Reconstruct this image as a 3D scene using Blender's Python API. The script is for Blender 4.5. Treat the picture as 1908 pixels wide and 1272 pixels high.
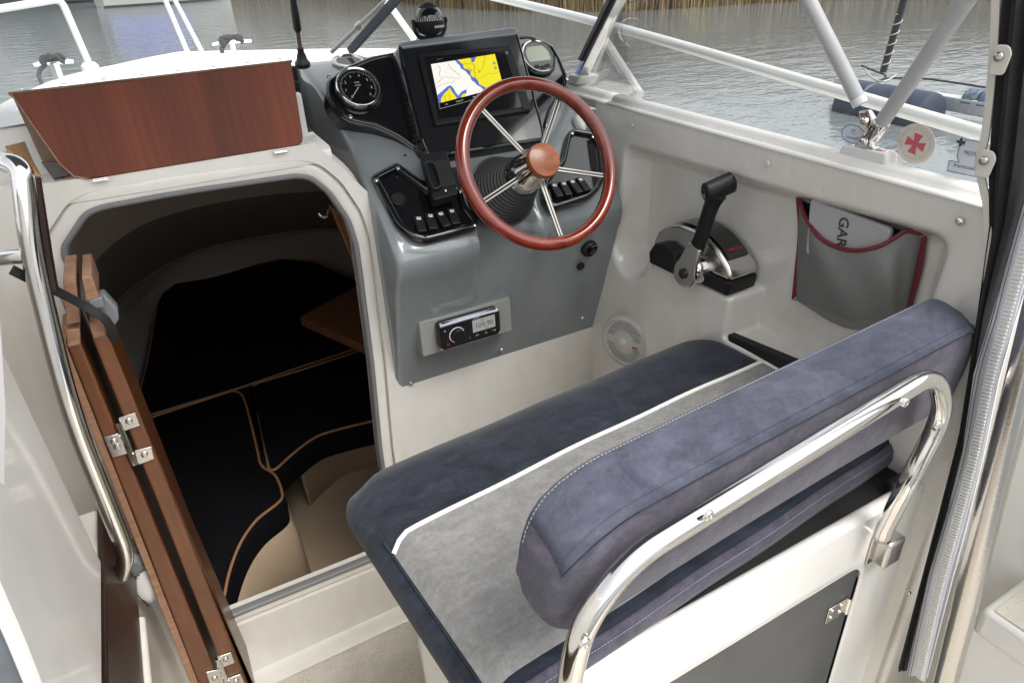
import bpy, bmesh, math, random
from mathutils import Vector, Matrix
random.seed(7)
R = math.radians
for o in list(bpy.data.objects):
    bpy.data.objects.remove(o)
scene = bpy.context.scene
col = scene.collection

# ------------------------------------------------------------------ camera
# Boat axes: X to starboard, Y to the bow, Z up; cockpit sole at z = 0.
# The boat floats a little bow-down, so the whole boat (and the camera held in it) is trimmed about X.
TRIM = Matrix.Rotation(R(-1.7), 4, 'X')
ROWX = Vector((0.87231429, -0.26955915, 0.40792849))
ROWY = Vector((-0.48691642, -0.40298663, 0.7749285))
ROWZ = Vector((-0.04449934, -0.87460828, -0.48278377))
EYE = Vector((0, 0, 1.6))
FPX, CX, CY = 1250.0, 954.0, 636.0
def vec(a, b, c): return Vector((ROWX.dot((a, b, c)), ROWY.dot((a, b, c)), ROWZ.dot((a, b, c))))
cam_data = bpy.data.cameras.new('camera')
cam = bpy.data.objects.new('camera', cam_data)
col.objects.link(cam)
right, up, back = vec(1, 0, 0), vec(0, -1, 0), vec(0, 0, -1)
rot = Matrix((right, up, back)).transposed().to_4x4()
cam.matrix_world = TRIM @ (Matrix.Translation(EYE) @ rot)
cam_data.sensor_width = 36.0
cam_data.lens = 36.0 * FPX / 1908.0
cam_data.clip_start = 0.02
cam_data.clip_end = 2000
scene.camera = cam

# ------------------------------------------------------------------ world, sun, exposure
SUN_EL, SUN_AZ = 60.0, 150.0       # high veiled sun over the starboard quarter
world = bpy.data.worlds.new('World')
scene.world = world
world.use_nodes = True
wn = world.node_tree
bg = wn.nodes['Background']
sky = wn.nodes.new('ShaderNodeTexSky')
sky.sky_type = 'NISHITA'
sky.sun_disc = False
sky.sun_elevation = R(SUN_EL)
sky.sun_rotation = R(SUN_AZ)
sky.air_density = 1.0
sky.dust_density = 4.0
sky.ozone_density = 1.0
hs = wn.nodes.new('ShaderNodeHueSaturation')
hs.inputs['Saturation'].default_value = 0.16      # overcast: nearly colourless
wn.links.new(sky.outputs[0], hs.inputs['Color'])
wn.links.new(hs.outputs[0], bg.inputs['Color'])
bg.inputs['Strength'].default_value = 0.15
sun_data = bpy.data.lights.new('sun', 'SUN')
sun_data.energy = 0.8
sun_data.angle = R(30)
sun_data.color = (1.0, 0.96, 0.9)
sun = bpy.data.objects.new('sun', sun_data)
col.objects.link(sun)
sd = Vector((math.sin(R(SUN_AZ)) * math.cos(R(SUN_EL)), math.cos(R(SUN_AZ)) * math.cos(R(SUN_EL)), math.sin(R(SUN_EL))))
sun.rotation_euler = (-sd).to_track_quat('-Z', 'Y').to_euler()
scene.view_settings.view_transform = 'Standard'
scene.view_settings.look = 'None'
scene.view_settings.exposure = 1.2
scene.view_settings.gamma = 1.0
scene.view_settings.use_curve_mapping = False
scene.cycles.max_bounces = 12
scene.cycles.diffuse_bounces = 8
scene.cycles.transparent_max_bounces = 16
scene.cycles.caustics_reflective = False
scene.cycles.caustics_refractive = False

# ------------------------------------------------------------------ placing helpers
def W(px, py, x=None, y=None, z=None, pl=None):
    """the place where the sight line of a photo pixel meets a real plane of the boat"""
    r = vec(px - CX, py - CY, FPX)
    if x is not None: t = x / r.x
    elif y is not None: t = y / r.y
    elif z is not None: t = (z - EYE.z) / r.z
    else:
        n, p0 = pl
        t = n.dot(p0 - EYE) / n.dot(r)
    return EYE + r * t
V = Vector

class Frame:
    def __init__(s, o, u, v):
        s.o = V(o); s.u = V(u).normalized(); v = V(v); s.n = s.u.cross(v).normalized(); s.v = s.n.cross(s.u)
    def p(s, a, b, c=0.0): return s.o + s.u * a + s.v * b + s.n * c
    def px(s, x, y, lift=0.0):
        q = W(x, y, pl=(s.n, s.o + s.n * lift)); d = q - s.o
        return d.dot(s.u), d.dot(s.v)
    def off(s, c): return Frame(s.p(0, 0, c), s.u, s.v)
    def at(s, a, b, c=0.0): return Frame(s.p(a, b, c), s.u, s.v)
    def rot(s, ang):
        c, q = math.cos(ang), math.sin(ang)
        return Frame(s.o, s.u * c + s.v * q, s.v * c - s.u * q)

# ------------------------------------------------------------------ shapes: (verts, faces)
def join(*gs):
    vs, fs = [], []
    for g in gs:
        k = len(vs); vs += list(g[0]); fs += [tuple(i + k for i in f) for f in g[1]]
    return vs, fs
def box(fr, w, h, d):
    """box centred in u,v; from n=0 to n=d"""
    vs = [fr.p(a * w / 2, b * h / 2, c * d) for c in (0, 1) for a, b in ((-1, -1), (1, -1), (1, 1), (-1, 1))]
    return vs, [(3, 2, 1, 0), (4, 5, 6, 7), (0, 1, 5, 4), (1, 2, 6, 5), (2, 3, 7, 6), (3, 0, 4, 7)]
def abox(x0, x1, y0, y1, z0, z1):
    return box(Frame(((x0 + x1) / 2, (y0 + y1) / 2, z0), (1, 0, 0), (0, 1, 0)), x1 - x0, y1 - y0, z1 - z0)
def prism(pts, d):
    """pts: world points of a flat outline; d: extrusion vector"""
    pts = [V(p) for p in pts]; n = len(pts); d = V(d)
    nrm = sum(((pts[i]).cross(pts[(i + 1) % n]) for i in range(n)), V((0, 0, 0)))
    if nrm.dot(d) < 0: pts = pts[::-1]
    vs = pts + [p + d for p in pts]
    fs = [tuple(range(n))[::-1], tuple(range(n, 2 * n))] + [(i, (i + 1) % n, n + (i + 1) % n, n + i) for i in range(n)]
    return vs, fs
def flat(fr, uv, d, base=0.0):
    return prism([fr.p(a, b, base) for a, b in uv], fr.n * d)
def loft(rings, closed=True, caps=True):
    n = len(rings[0]); vs = [V(p) for r in rings for p in r]; fs = []
    for k in range(len(rings) - 1):
        for i in range(n if closed else n - 1):
            j = (i + 1) % n
            fs.append((k * n + i, k * n + j, (k + 1) * n + j, (k + 1) * n + i))
    if caps and closed:
        fs.append(tuple(range(n))[::-1]); m = (len(rings) - 1) * n; fs.append(tuple(range(m, m + n)))
    return vs, fs
def lathe(fr, prof, n=32, caps=True):
    return loft([[fr.p(r * math.cos(2 * math.pi * i / n), r * math.sin(2 * math.pi * i / n), h) for i in range(n)] for r, h in prof], True, caps)
def catmull(pts, k=8, closed=False):
    pts = [V(p) for p in pts]; n = len(pts); out = []
    rng = range(n if closed else n - 1)
    for i in rng:
        if closed: a, b, c, d = pts[i - 1], pts[i], pts[(i + 1) % n], pts[(i + 2) % n]
        else: a, b, c, d = pts[max(i - 1, 0)], pts[i], pts[i + 1], pts[min(i + 2, n - 1)]
        for j in range(k):
            t = j / k
            out.append(0.5 * ((2 * b) + (c - a) * t + (2 * a - 5 * b + 4 * c - d) * t * t + (3 * b - a - 3 * c + d) * t ** 3))
    if not closed: out.append(pts[-1])
    return out
def fillet(pts, r, k=8):
    pts = [V(p) for p in pts]; out = [pts[0]]
    for i in range(1, len(pts) - 1):
        a, b, c = pts[i - 1], pts[i], pts[i + 1]
        rr = r[i] if isinstance(r, (list, tuple)) else r
        u, w = (a - b), (c - b); l = min(rr, u.length * .49, w.length * .49)
        p, q = b + u.normalized() * l, b + w.normalized() * l
        for j in range(k + 1):
            t = j / k; out.append(p * (1 - t) ** 2 + b * 2 * t * (1 - t) + q * t * t)
    out.append(pts[-1]); return out
def tube(pts, r, n=12, closed=False, caps=True, flatn=None):
    pts = [V(p) for p in pts]; m = len(pts); rings = []
    t0 = (pts[1] - pts[0]).normalized()
    ref = V((0, 0, 1)) if abs(t0.z) < .9 else V((1, 0, 0))
    nx = t0.cross(ref).normalized()
    for i in range(m):
        if closed: t = (pts[(i + 1) % m] - pts[i - 1]).normalized()
        else: t = (pts[min(i + 1, m - 1)] - pts[max(i - 1, 0)]).normalized()
        nx = (nx - t * nx.dot(t)).normalized(); ny = t.cross(nx)
        rr = r[i] if isinstance(r, (list, tuple)) else r
        rings.append([pts[i] + nx * rr * math.cos(2 * math.pi * j / n) + ny * rr * math.sin(2 * math.pi * j / n) for j in range(n)])
    if closed:
        rings.append(rings[0]); return loft(rings, True, False)
    return loft(rings, True, caps)
def ribbon(pts, width, thick, nrm):
    """flat strap along pts, its face towards nrm(i) or a constant vector"""
    pts = [V(p) for p in pts]; rings = []
    for i, p in enumerate(pts):
        t = (pts[min(i + 1, len(pts) - 1)] - pts[max(i - 1, 0)]).normalized()
        nn = V(nrm); nn = (nn - t * nn.dot(t)).normalized(); s = t.cross(nn)
        rings.append([p + s * width / 2, p + s * width / 2 + nn * thick, p - s * width / 2 + nn * thick, p - s * width / 2])
    return loft(rings)
def grid(fn, nu, nv):
    vs = [V(fn(i / nu, j / nv)) for j in range(nv + 1) for i in range(nu + 1)]
    fs = [(j * (nu + 1) + i, j * (nu + 1) + i + 1, (j + 1) * (nu + 1) + i + 1, (j + 1) * (nu + 1) + i) for j in range(nv) for i in range(nu)]
    return vs, fs
def thick_sheet(rows, d):
    """closed slab from a grid of points and an offset vector"""
    nv, nu = len(rows), len(rows[0]); d = V(d)
    vs = [V(p) for r in rows for p in r]; N = len(vs); vs += [p + d for p in vs]
    fs = []
    for j in range(nv - 1):
        for i in range(nu - 1):
            a, b, c, e = j * nu + i, j * nu + i + 1, (j + 1) * nu + i + 1, (j + 1) * nu + i
            fs.append((a, b, c, e)); fs.append((e + N, c + N, b + N, a + N))
    loop = [i for i in range(nu)] + [j * nu + nu - 1 for j in range(1, nv)] + [(nv - 1) * nu + i for i in range(nu - 2, -1, -1)] + [j * nu for j in range(nv - 2, 0, -1)]
    for k in range(len(loop)):
        a, b = loop[k], loop[(k + 1) % len(loop)]
        fs.append((b, a, a + N, b + N))
    return vs, fs
def chaikin(pts, k=2):
    pts = [V(p) for p in pts]
    for _ in range(k):
        o = []
        for i in range(len(pts)):
            a, b = pts[i], pts[(i + 1) % len(pts)]
            o += [a * .75 + b * .25, a * .25 + b * .75]
        pts = o
    return pts
def round2(uv, r, k=5):
    """round the corners of a closed 2-D outline"""
    n = len(uv); out = []
    for i in range(n):
        a, b, c = (V((*uv[j % n], 0)) for j in (i - 1, i, i + 1))
        u, w = a - b, c - b; l = min(r, u.length * .45, w.length * .45)
        p, q = b + u.normalized() * l, b + w.normalized() * l
        for j in range(k + 1):
            t = j / k; s = p * (1 - t) ** 2 + b * 2 * t * (1 - t) + q * t * t; out.append((s.x, s.y))
    return out
def offset2(uv, d):
    """grow a closed outline outwards by d"""
    n = len(uv); area = sum(uv[i][0] * uv[(i + 1) % n][1] - uv[(i + 1) % n][0] * uv[i][1] for i in range(n)); sg = 1 if area > 0 else -1
    out = []
    for i in range(n):
        a, b, c = V(uv[i - 1]), V(uv[i]), V(uv[(i + 1) % n])
        e1, e2 = (b - a), (c - b)
        if e1.length < 1e-9 or e2.length < 1e-9: out.append(tuple(b)); continue
        n1 = V((e1.y, -e1.x)).normalized() * sg; n2 = V((e2.y, -e2.x)).normalized() * sg
        m = (n1 + n2); m = m / max(m.length_squared / 2, .5)
        out.append((b.x + m.x * d, b.y + m.y * d))
    return out
def sstep(a, b, x):
    t = max(0.0, min(1.0, (x - a) / (b - a))); return t * t * (3 - 2 * t)
def lerp_tab(tab, x):
    if x <= tab[0][0]: return tab[0][1]
    for (a, p), (b, q) in zip(tab, tab[1:]):
        if x <= b: return p + (q - p) * (x - a) / (b - a)
    return tab[-1][1]

# ------------------------------------------------------------------ materials
MATS = {}
def mat(name, color, rough=.5, metal=0., coat=0., spec=.5, noise=None, bump=None, sheen=0., emit=None, color2=None, cramp=(.35, .65), stretch=(1, 1, 1), rot=(0, 0, 0), detail=6, rough_var=0.0, coat_rough=.05):
    m = bpy.data.materials.new(name); m.use_nodes = True; MATS[name] = m
    nt = m.node_tree; b = nt.nodes['Principled BSDF']
    b.inputs['Base Color'].default_value = (*color, 1)
    b.inputs['Roughness'].default_value = rough
    b.inputs['Metallic'].default_value = metal
    b.inputs['Coat Weight'].default_value = coat
    b.inputs['Coat Roughness'].default_value = coat_rough
    b.inputs['Specular IOR Level'].default_value = spec
    b.inputs['Sheen Weight'].default_value = sheen
    if emit:
        b.inputs['Emission Color'].default_value = (*emit[0], 1); b.inputs['Emission Strength'].default_value = emit[1]
    if noise or bump:
        tc = nt.nodes.new('ShaderNodeTexCoord'); mp = nt.nodes.new('ShaderNodeMapping')
        mp.inputs['Scale'].default_value = stretch; mp.inputs['Rotation'].default_value = rot
        nt.links.new(tc.outputs['Object'], mp.inputs[0])
    if noise:
        nz = nt.nodes.new('ShaderNodeTexNoise'); nz.inputs['Scale'].default_value = noise; nz.inputs['Detail'].default_value = detail; nz.inputs['Roughness'].default_value = .62
        nt.links.new(mp.outputs[0], nz.inputs['Vector'])
        cr = nt.nodes.new('ShaderNodeValToRGB')
        cr.color_ramp.elements[0].position, cr.color_ramp.elements[1].position = cramp
        cr.color_ramp.elements[0].color = (*color, 1); cr.color_ramp.elements[1].color = (*(color2 or color), 1)
        nt.links.new(nz.outputs[0], cr.inputs[0]); nt.links.new(cr.outputs[0], b.inputs['Base Color'])
        if rough_var:
            mr = nt.nodes.new('ShaderNodeMapRange'); mr.inputs[3].default_value = rough - rough_var; mr.inputs[4].default_value = rough + rough_var
            nt.links.new(nz.outputs[0], mr.inputs[0]); nt.links.new(mr.outputs[0], b.inputs['Roughness'])
    if bump:
        bz = nt.nodes.new('ShaderNodeTexNoise'); bz.inputs['Scale'].default_value = bump[0]; bz.inputs['Detail'].default_value = 3
        nt.links.new(mp.outputs[0], bz.inputs['Vector'])
        bp = nt.nodes.new('ShaderNodeBump'); bp.inputs['Strength'].default_value = bump[1]; bp.inputs['Distance'].default_value = bump[2]
        nt.links.new(bz.outputs[0], bp.inputs['Height']); nt.links.new(bp.outputs[0], b.inputs['Normal'])
    return m
def speckle(m, scale, thr, color, amount=.7):
    """scattered dirt specks on top of a material's colour"""
    nt = m.node_tree; b = nt.nodes['Principled BSDF']
    tc = nt.nodes.new('ShaderNodeTexCoord')
    vo = nt.nodes.new('ShaderNodeTexVoronoi'); vo.inputs['Scale'].default_value = scale
    nt.links.new(tc.outputs['Object'], vo.inputs['Vector'])
    nz = nt.nodes.new('ShaderNodeTexNoise'); nz.inputs['Scale'].default_value = scale * .09; nt.links.new(tc.outputs['Object'], nz.inputs['Vector'])
    ma = nt.nodes.new('ShaderNodeMath'); ma.operation = 'MULTIPLY'; nt.links.new(nz.outputs[0], ma.inputs[0]); ma.inputs[1].default_value = thr * 2
    lt = nt.nodes.new('ShaderNodeMath'); lt.operation = 'LESS_THAN'; nt.links.new(vo.outputs['Distance'], lt.inputs[0]); nt.links.new(ma.outputs[0], lt.inputs[1])
    mu = nt.nodes.new('ShaderNodeMath'); mu.operation = 'MULTIPLY'; nt.links.new(lt.outputs[0], mu.inputs[0]); mu.inputs[1].default_value = amount
    mx = nt.nodes.new('ShaderNodeMix'); mx.data_type = 'RGBA'
    src = b.inputs['Base Color'].links[0].from_socket if b.inputs['Base Color'].links else None
    if src: nt.links.new(src, mx.inputs[6])
    else: mx.inputs[6].default_value = b.inputs['Base Color'].default_value
    mx.inputs[7].default_value = (*color, 1)
    nt.links.new(mu.outputs[0], mx.inputs[0]); nt.links.new(mx.outputs[2], b.inputs['Base Color'])
CREAM = mat('cream_gelcoat', (.70, .68, .635), .2, coat=.55, noise=3.2, color2=(.745, .73, .69), bump=(7, .14, .004), rough_var=.06, cramp=(.3, .7), detail=10)
speckle(CREAM, 42, .035, (.22, .19, .15), .8)
WHITE = mat('white_gelcoat', (.70, .69, .66), .26, coat=.45, noise=4, color2=(.78, .77, .75), bump=(8, .08, .004))
speckle(WHITE, 30, .03, (.3, .28, .24), .7)
DECK = mat('deck_white', (.78, .78, .77), .45, noise=6, color2=(.82, .82, .81))
FLOOR = mat('nonskid_floor', (.56, .52, .45), .65, noise=14, color2=(.64, .60, .53), bump=(420, .6, .002))
speckle(FLOOR, 230, .20, (.15, .13, .10), .75)
GREY = mat('grey_gelcoat', (.195, .215, .222), .14, coat=.6, noise=3, color2=(.22, .242, .25), bump=(10, .1, .004), rough_var=.05)
BLACKG = mat('black_gloss', (.006, .006, .007), .09, coat=.6)
BLACKP = mat('black_plastic', (.010, .010, .011), .45, spec=.3, bump=(900, .15, .0005))
BLACKD = mat('black_dull', (.008, .008, .008), .7)
RUBBER = mat('black_rubber', (.012, .012, .013), .42)
CHROME = mat('polished_steel', (.80, .79, .77), .09, metal=1., noise=30, color2=(.74, .72, .69), rough_var=.05)
SPOKE = mat('dull_steel', (.42, .40, .37), .22, metal=1.)
BRUSH = mat('brushed_steel', (.60, .58, .55), .24, metal=1.)
ALU = mat('white_alloy', (.62, .62, .61), .28, metal=.15, coat=.3)
STRUT = mat('grey_strut_paint', (.40, .40, .41), .34, coat=.2, noise=18, color2=(.45, .45, .45), rough_var=.08)
TRIMG = mat('grey_rubber_trim', (.17, .17, .17), .55)
HATCHW = mat('red_brown_plywood', (.096, .018, .006), .42, coat=.0, spec=.24, noise=7, color2=(.15, .034, .011), cramp=(.25, .78), stretch=(15, .0, .35), rot=(0, R(-4), 0), detail=10, bump=(60, .12, .001), coat_rough=.1)
def tone(m, scale, stretch, dark, light):
    """broad second figure multiplied over a material's colour"""
    nt = m.node_tree; b = nt.nodes['Principled BSDF']; tc = nt.nodes.new('ShaderNodeTexCoord'); mp = nt.nodes.new('ShaderNodeMapping'); mp.inputs['Scale'].default_value = stretch
    nt.links.new(tc.outputs['Object'], mp.inputs[0]); n = nt.nodes.new('ShaderNodeTexNoise'); n.inputs['Scale'].default_value = scale; n.inputs['Detail'].default_value = 4; n.inputs['Distortion'].default_value = .6
    nt.links.new(mp.outputs[0], n.inputs['Vector']); r = nt.nodes.new('ShaderNodeValToRGB'); r.color_ramp.elements[0].position = .35; r.color_ramp.elements[1].position = .65
    r.color_ramp.elements[0].color = (*dark, 1); r.color_ramp.elements[1].color = (*light, 1); nt.links.new(n.outputs[0], r.inputs[0])
    mx = nt.nodes.new('ShaderNodeMix'); mx.data_type = 'RGBA'; mx.blend_type = 'MULTIPLY'; mx.inputs[0].default_value = 1
    nt.links.new(b.inputs['Base Color'].links[0].from_socket, mx.inputs[6]); nt.links.new(r.outputs[0], mx.inputs[7]); nt.links.new(mx.outputs[2], b.inputs['Base Color'])
tone(HATCHW, 6, (1.6, 0, .25), (.74, .70, .66), (1.28, 1.3, 1.3))
DOORW = mat('teak_door_wood', (.085, .029, .010), .36, coat=.15, noise=12, color2=(.155, .056, .020), cramp=(.3, .7), stretch=(5, 5, .6), detail=8)
ENDW = mat('end_grain_wood', (.22, .11, .06), .6, noise=30, color2=(.33, .185, .11), stretch=(1, 1, 3))
OAKW = mat('pale_oak_wood', (.36, .20, .085), .5, noise=20, color2=(.48, .28, .13), stretch=(1, 6, 6))
WORNW = mat('worn_brown_plywood', (.09, .055, .032), .7, noise=22, color2=(.20, .13, .08))
DARKW = mat('dark_wood', (.014, .007, .005), .4, coat=.1, noise=10, color2=(.028, .012, .008), stretch=(8, 1, 8))
MAHOG = mat('varnished_mahogany', (.115, .010, .003), .12, coat=.5, noise=14, color2=(.18, .021, .006), stretch=(3, 3, 3), coat_rough=.03)
HUBW = mat('varnished_hub_wood', (.15, .036, .010), .28, coat=.15, spec=.3, noise=16, color2=(.27, .082, .024), stretch=(1, 1, 4), coat_rough=.03)
tone(CREAM, 2.2, (1, 1, 1), (.965, .955, .935), (1.01, 1.01, 1.01))
tone(CREAM, 7, (.5, 2.5, 2.5), (.98, .975, .965), (1.01, 1.01, 1.01))
tone(CREAM, 24, (1, 1, .25), (.965, .96, .95), (1.01, 1.01, 1.01))
tone(WHITE, 5, (1, 1, .4), (.94, .93, .91), (1.02, 1.02, 1.02))
tone(GREY, 9, (1, 1, .4), (.95, .95, .95), (1.05, 1.05, 1.05))
def suede(name, c1, c2, sc=9, seedrot=(0, 0, 0)):
    m = mat(name, c1, .9, sheen=.14, noise=sc, color2=c2, cramp=(.36, .66), detail=12, spec=.15, bump=(700, .35, .001), stretch=(1, 1.5, 1.5), rot=seedrot)
    nt = m.node_tree
    for n in nt.nodes:
        if n.type == 'TEX_NOISE' and abs(n.inputs['Scale'].default_value - sc) < 1e-3: n.inputs['Distortion'].default_value = 1.4; n.inputs['Roughness'].default_value = .68
    nt.nodes['Principled BSDF'].inputs['Sheen Roughness'].default_value = .5
    tone(m, 150, (1, 1, 1), (.90, .90, .90), (1.09, 1.09, 1.09))
    tone(m, 26, (1, 2.2, 2.2), (.88, .88, .89), (1.10, 1.10, 1.10))
    return m
NAVY = suede('navy_suede', (.009, .0115, .018), (.024, .030, .045), 11)
GREYS = suede('grey_suede', (.19, .188, .182), (.213, .210, .205), 16)
MAUVE = suede('slate_mauve_suede', (.054, .050, .070), (.092, .085, .110), 15, (0, 0, .5))
STITCH = mat('pale_stitch', (.24, .25, .31), .8)
PIPEW = mat('white_piping', (.74, .73, .69), .5)
BERTH = mat('black_berth_fabric', (.0045, .0045, .006), .95, spec=.1, noise=40, color2=(.007, .007, .009))
PIPEO = mat('tan_piping', (.36, .185, .085), .6)
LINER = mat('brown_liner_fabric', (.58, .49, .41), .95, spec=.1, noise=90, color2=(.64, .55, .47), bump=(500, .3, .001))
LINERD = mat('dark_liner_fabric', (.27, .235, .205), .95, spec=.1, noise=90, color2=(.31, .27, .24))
CABF = mat('cabin_gelcoat', (.52, .395, .27), .35, coat=.2, noise=6, color2=(.58, .45, .32))
speckle(CABF, 20, .06, (.14, .10, .06), .6)
CANVASB = mat('black_canvas', (.008, .008, .009), .85, noise=30, color2=(.013, .013, .014), bump=(14, .5, .01))
CANVASG = mat('grey_canvas', (.11, .125, .145), .9, noise=40, color2=(.14, .155, .175))
VINYL = mat('white_vinyl', (.68, .69, .74), .45, noise=8, color2=(.73, .74, .78), bump=(12, .2, .004))
VINYLC = mat('cream_vinyl', (.62, .59, .52), .5)
REDB = mat('dark_red_binding', (.13, .012, .022), .6, noise=120, color2=(.17, .02, .03))
COVER = mat('light_grey_plastic', (.40, .40, .40), .42)
WPLAST = mat('white_plastic', (.62, .62, .60), .35, coat=.2)
GPLAST = mat('grey_plastic', (.17, .175, .185), .5)
LETTERW = mat('white_print', (.75, .75, .75), .5)
LETTERD = mat('dark_print', (.045, .045, .045), .5)
LETTERR = mat('red_print', (.42, .015, .02), .45)
LETTERB = mat('blue_print', (.03, .06, .20), .5)
GLASSD = mat('gauge_black_face', (.006, .006, .007), .25)
LCD = mat('lcd_green', (.40, .44, .32), .3, coat=.2)
LCDG = mat('lcd_grey', (.30, .31, .30), .3, emit=((.42, .44, .43), .08))
RADW = mat('radio_white_trim', (.62, .65, .75), .35)
SMOKE = mat('smoked_acrylic', (.055, .058, .058), .34, coat=.15, noise=14, color2=(.066, .069, .068))
BLUEF = mat('blue_float', (.010, .018, .042), .5, noise=12, color2=(.02, .032, .065), rough_var=.1)
BLUER = mat('worn_blue_roller', (.035, .085, .17), .6, noise=26, color2=(.20, .20, .13), cramp=(.45, .62))
GALV = mat('galvanised_steel', (.50, .52, .54), .45, metal=.55, noise=30, color2=(.60, .62, .63))
POLE = mat('black_pole', (.012, .013, .017), .45, noise=40, color2=(.05, .05, .055), cramp=(.5, .75))
ROPE = mat('pale_rope', (.42, .40, .35), .9, bump=(300, .6, .002))
ROPED = mat('dark_rope', (.03, .03, .034), .9)
SKIN_R = mat('rust', (.30, .10, .03), .8, noise=50, color2=(.42, .20, .08))
STRAP = mat('black_webbing', (.012, .012, .013), .8)
SPK = mat('speaker_plastic', (.52, .51, .48), .45)
def emitm(name, c, s=1.0):
    m = mat(name, (c[0] * .1, c[1] * .1, c[2] * .1), .4, emit=(c, s)); return m
SCR_BG = emitm('chart_sea', (.86, .85, .78), .46)
SCR_Y = emitm('chart_land', (.85, .74, .01), .44)
SCR_B = emitm('chart_shallows', (.10, .16, .62), .4)
SCR_L = emitm('chart_lines', (.12, .12, .05), .2)
SCR_G = emitm('chart_contours', (.45, .44, .40), .24)
SCR_D = mat('chart_bar', (.004, .004, .005), .2)
SCR_T = emitm('chart_text', (.8, .82, .85), .32)
def carbon():
    m = mat('carbon_weave', (.007, .007, .008), .13, coat=.7)
    nt = m.node_tree; b = nt.nodes['Principled BSDF']
    tc = nt.nodes.new('ShaderNodeTexCoord'); mp = nt.nodes.new('ShaderNodeMapping'); mp.inputs['Rotation'].default_value = (0, R(-38), R(0))
    nt.links.new(tc.outputs['Object'], mp.inputs[0])
    w = nt.nodes.new('ShaderNodeTexWave'); w.wave_type = 'BANDS'; w.bands_direction = 'X'; w.inputs['Scale'].default_value = 62; w.inputs['Distortion'].default_value = .0
    nt.links.new(mp.outputs[0], w.inputs[0])
    cr = nt.nodes.new('ShaderNodeValToRGB'); cr.color_ramp.elements[0].position = .45; cr.color_ramp.elements[1].position = .6
    cr.color_ramp.elements[0].color = (.004, .004, .005, 1); cr.color_ramp.elements[1].color = (.020, .020, .022, 1)
    nt.links.new(w.outputs[0], cr.inputs[0]); nt.links.new(cr.outputs[0], b.inputs['Base Color'])
    return m
CARBON = carbon()
def glassy(name, dirt=.06, tint=(.96, .98, .97), gloss=.08, dcol=(.75, .76, .74)):
    m = bpy.data.materials.new(name); m.use_nodes = True; nt = m.node_tree; nt.nodes.clear()
    out = nt.nodes.new('ShaderNodeOutputMaterial'); tr = nt.nodes.new('ShaderNodeBsdfTransparent'); tr.inputs[0].default_value = (*tint, 1)
    gl = nt.nodes.new('ShaderNodeBsdfGlossy'); gl.inputs['Roughness'].default_value = .02
    df = nt.nodes.new('ShaderNodeBsdfDiffuse'); df.inputs[0].default_value = (*dcol, 1)
    fr = nt.nodes.new('ShaderNodeFresnel'); fr.inputs[0].default_value = 1.25
    mu = nt.nodes.new('ShaderNodeMath'); mu.operation = 'MULTIPLY'; mu.inputs[1].default_value = gloss * 6; nt.links.new(fr.outputs[0], mu.inputs[0])
    m1 = nt.nodes.new('ShaderNodeMixShader'); nt.links.new(mu.outputs[0], m1.inputs[0]); nt.links.new(tr.outputs[0], m1.inputs[1]); nt.links.new(gl.outputs[0], m1.inputs[2])
    tc = nt.nodes.new('ShaderNodeTexCoord'); nz = nt.nodes.new('ShaderNodeTexNoise'); nz.inputs['Scale'].default_value = 3.; nz.inputs['Detail'].default_value = 8; nz.inputs['Roughness'].default_value = .75
    nt.links.new(tc.outputs['Object'], nz.inputs[0])
    mr = nt.nodes.new('ShaderNodeMapRange'); mr.inputs[1].default_value = .35; mr.inputs[2].default_value = .75; mr.inputs[3].default_value = dirt * .25; mr.inputs[4].default_value = dirt * 2
    nt.links.new(nz.outputs[0], mr.inputs[0])
    m2 = nt.nodes.new('ShaderNodeMixShader'); nt.links.new(mr.outputs[0], m2.inputs[0]); nt.links.new(m1.outputs[0], m2.inputs[1]); nt.links.new(df.outputs[0], m2.inputs[2])
    nt.links.new(m2.outputs[0], out.inputs[0]); return m
GLASS = glassy('salty_windscreen_glass', .055)
LENS = glassy('gauge_lens', .0, (1, 1, 1), .12)
def meshcloth():
    m = bpy.data.materials.new('grey_mesh_cloth'); m.use_nodes = True; nt = m.node_tree
    b = nt.nodes['Principled BSDF']; b.inputs['Base Color'].default_value = (.20, .20, .19, 1); b.inputs['Roughness'].default_value = .7
    uv = nt.nodes.new('ShaderNodeUVMap'); sp = nt.nodes.new('ShaderNodeSeparateXYZ'); nt.links.new(uv.outputs[0], sp.inputs[0])
    def line(sock, n):
        a = nt.nodes.new('ShaderNodeMath'); a.operation = 'MULTIPLY'; a.inputs[1].default_value = n; nt.links.new(sock, a.inputs[0])
        f = nt.nodes.new('ShaderNodeMath'); f.operation = 'FRACT'; nt.links.new(a.outputs[0], f.inputs[0])
        l = nt.nodes.new('ShaderNodeMath'); l.operation = 'LESS_THAN'; l.inputs[1].default_value = .72; nt.links.new(f.outputs[0], l.inputs[0]); return l.outputs[0]
    mx = nt.nodes.new('ShaderNodeMath'); mx.operation = 'MAXIMUM'; nt.links.new(line(sp.outputs[0], 84), mx.inputs[0]); nt.links.new(line(sp.outputs[1], 66), mx.inputs[1])
    nt.links.new(mx.outputs[0], b.inputs['Alpha']); return m
MESHC = meshcloth()

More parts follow.
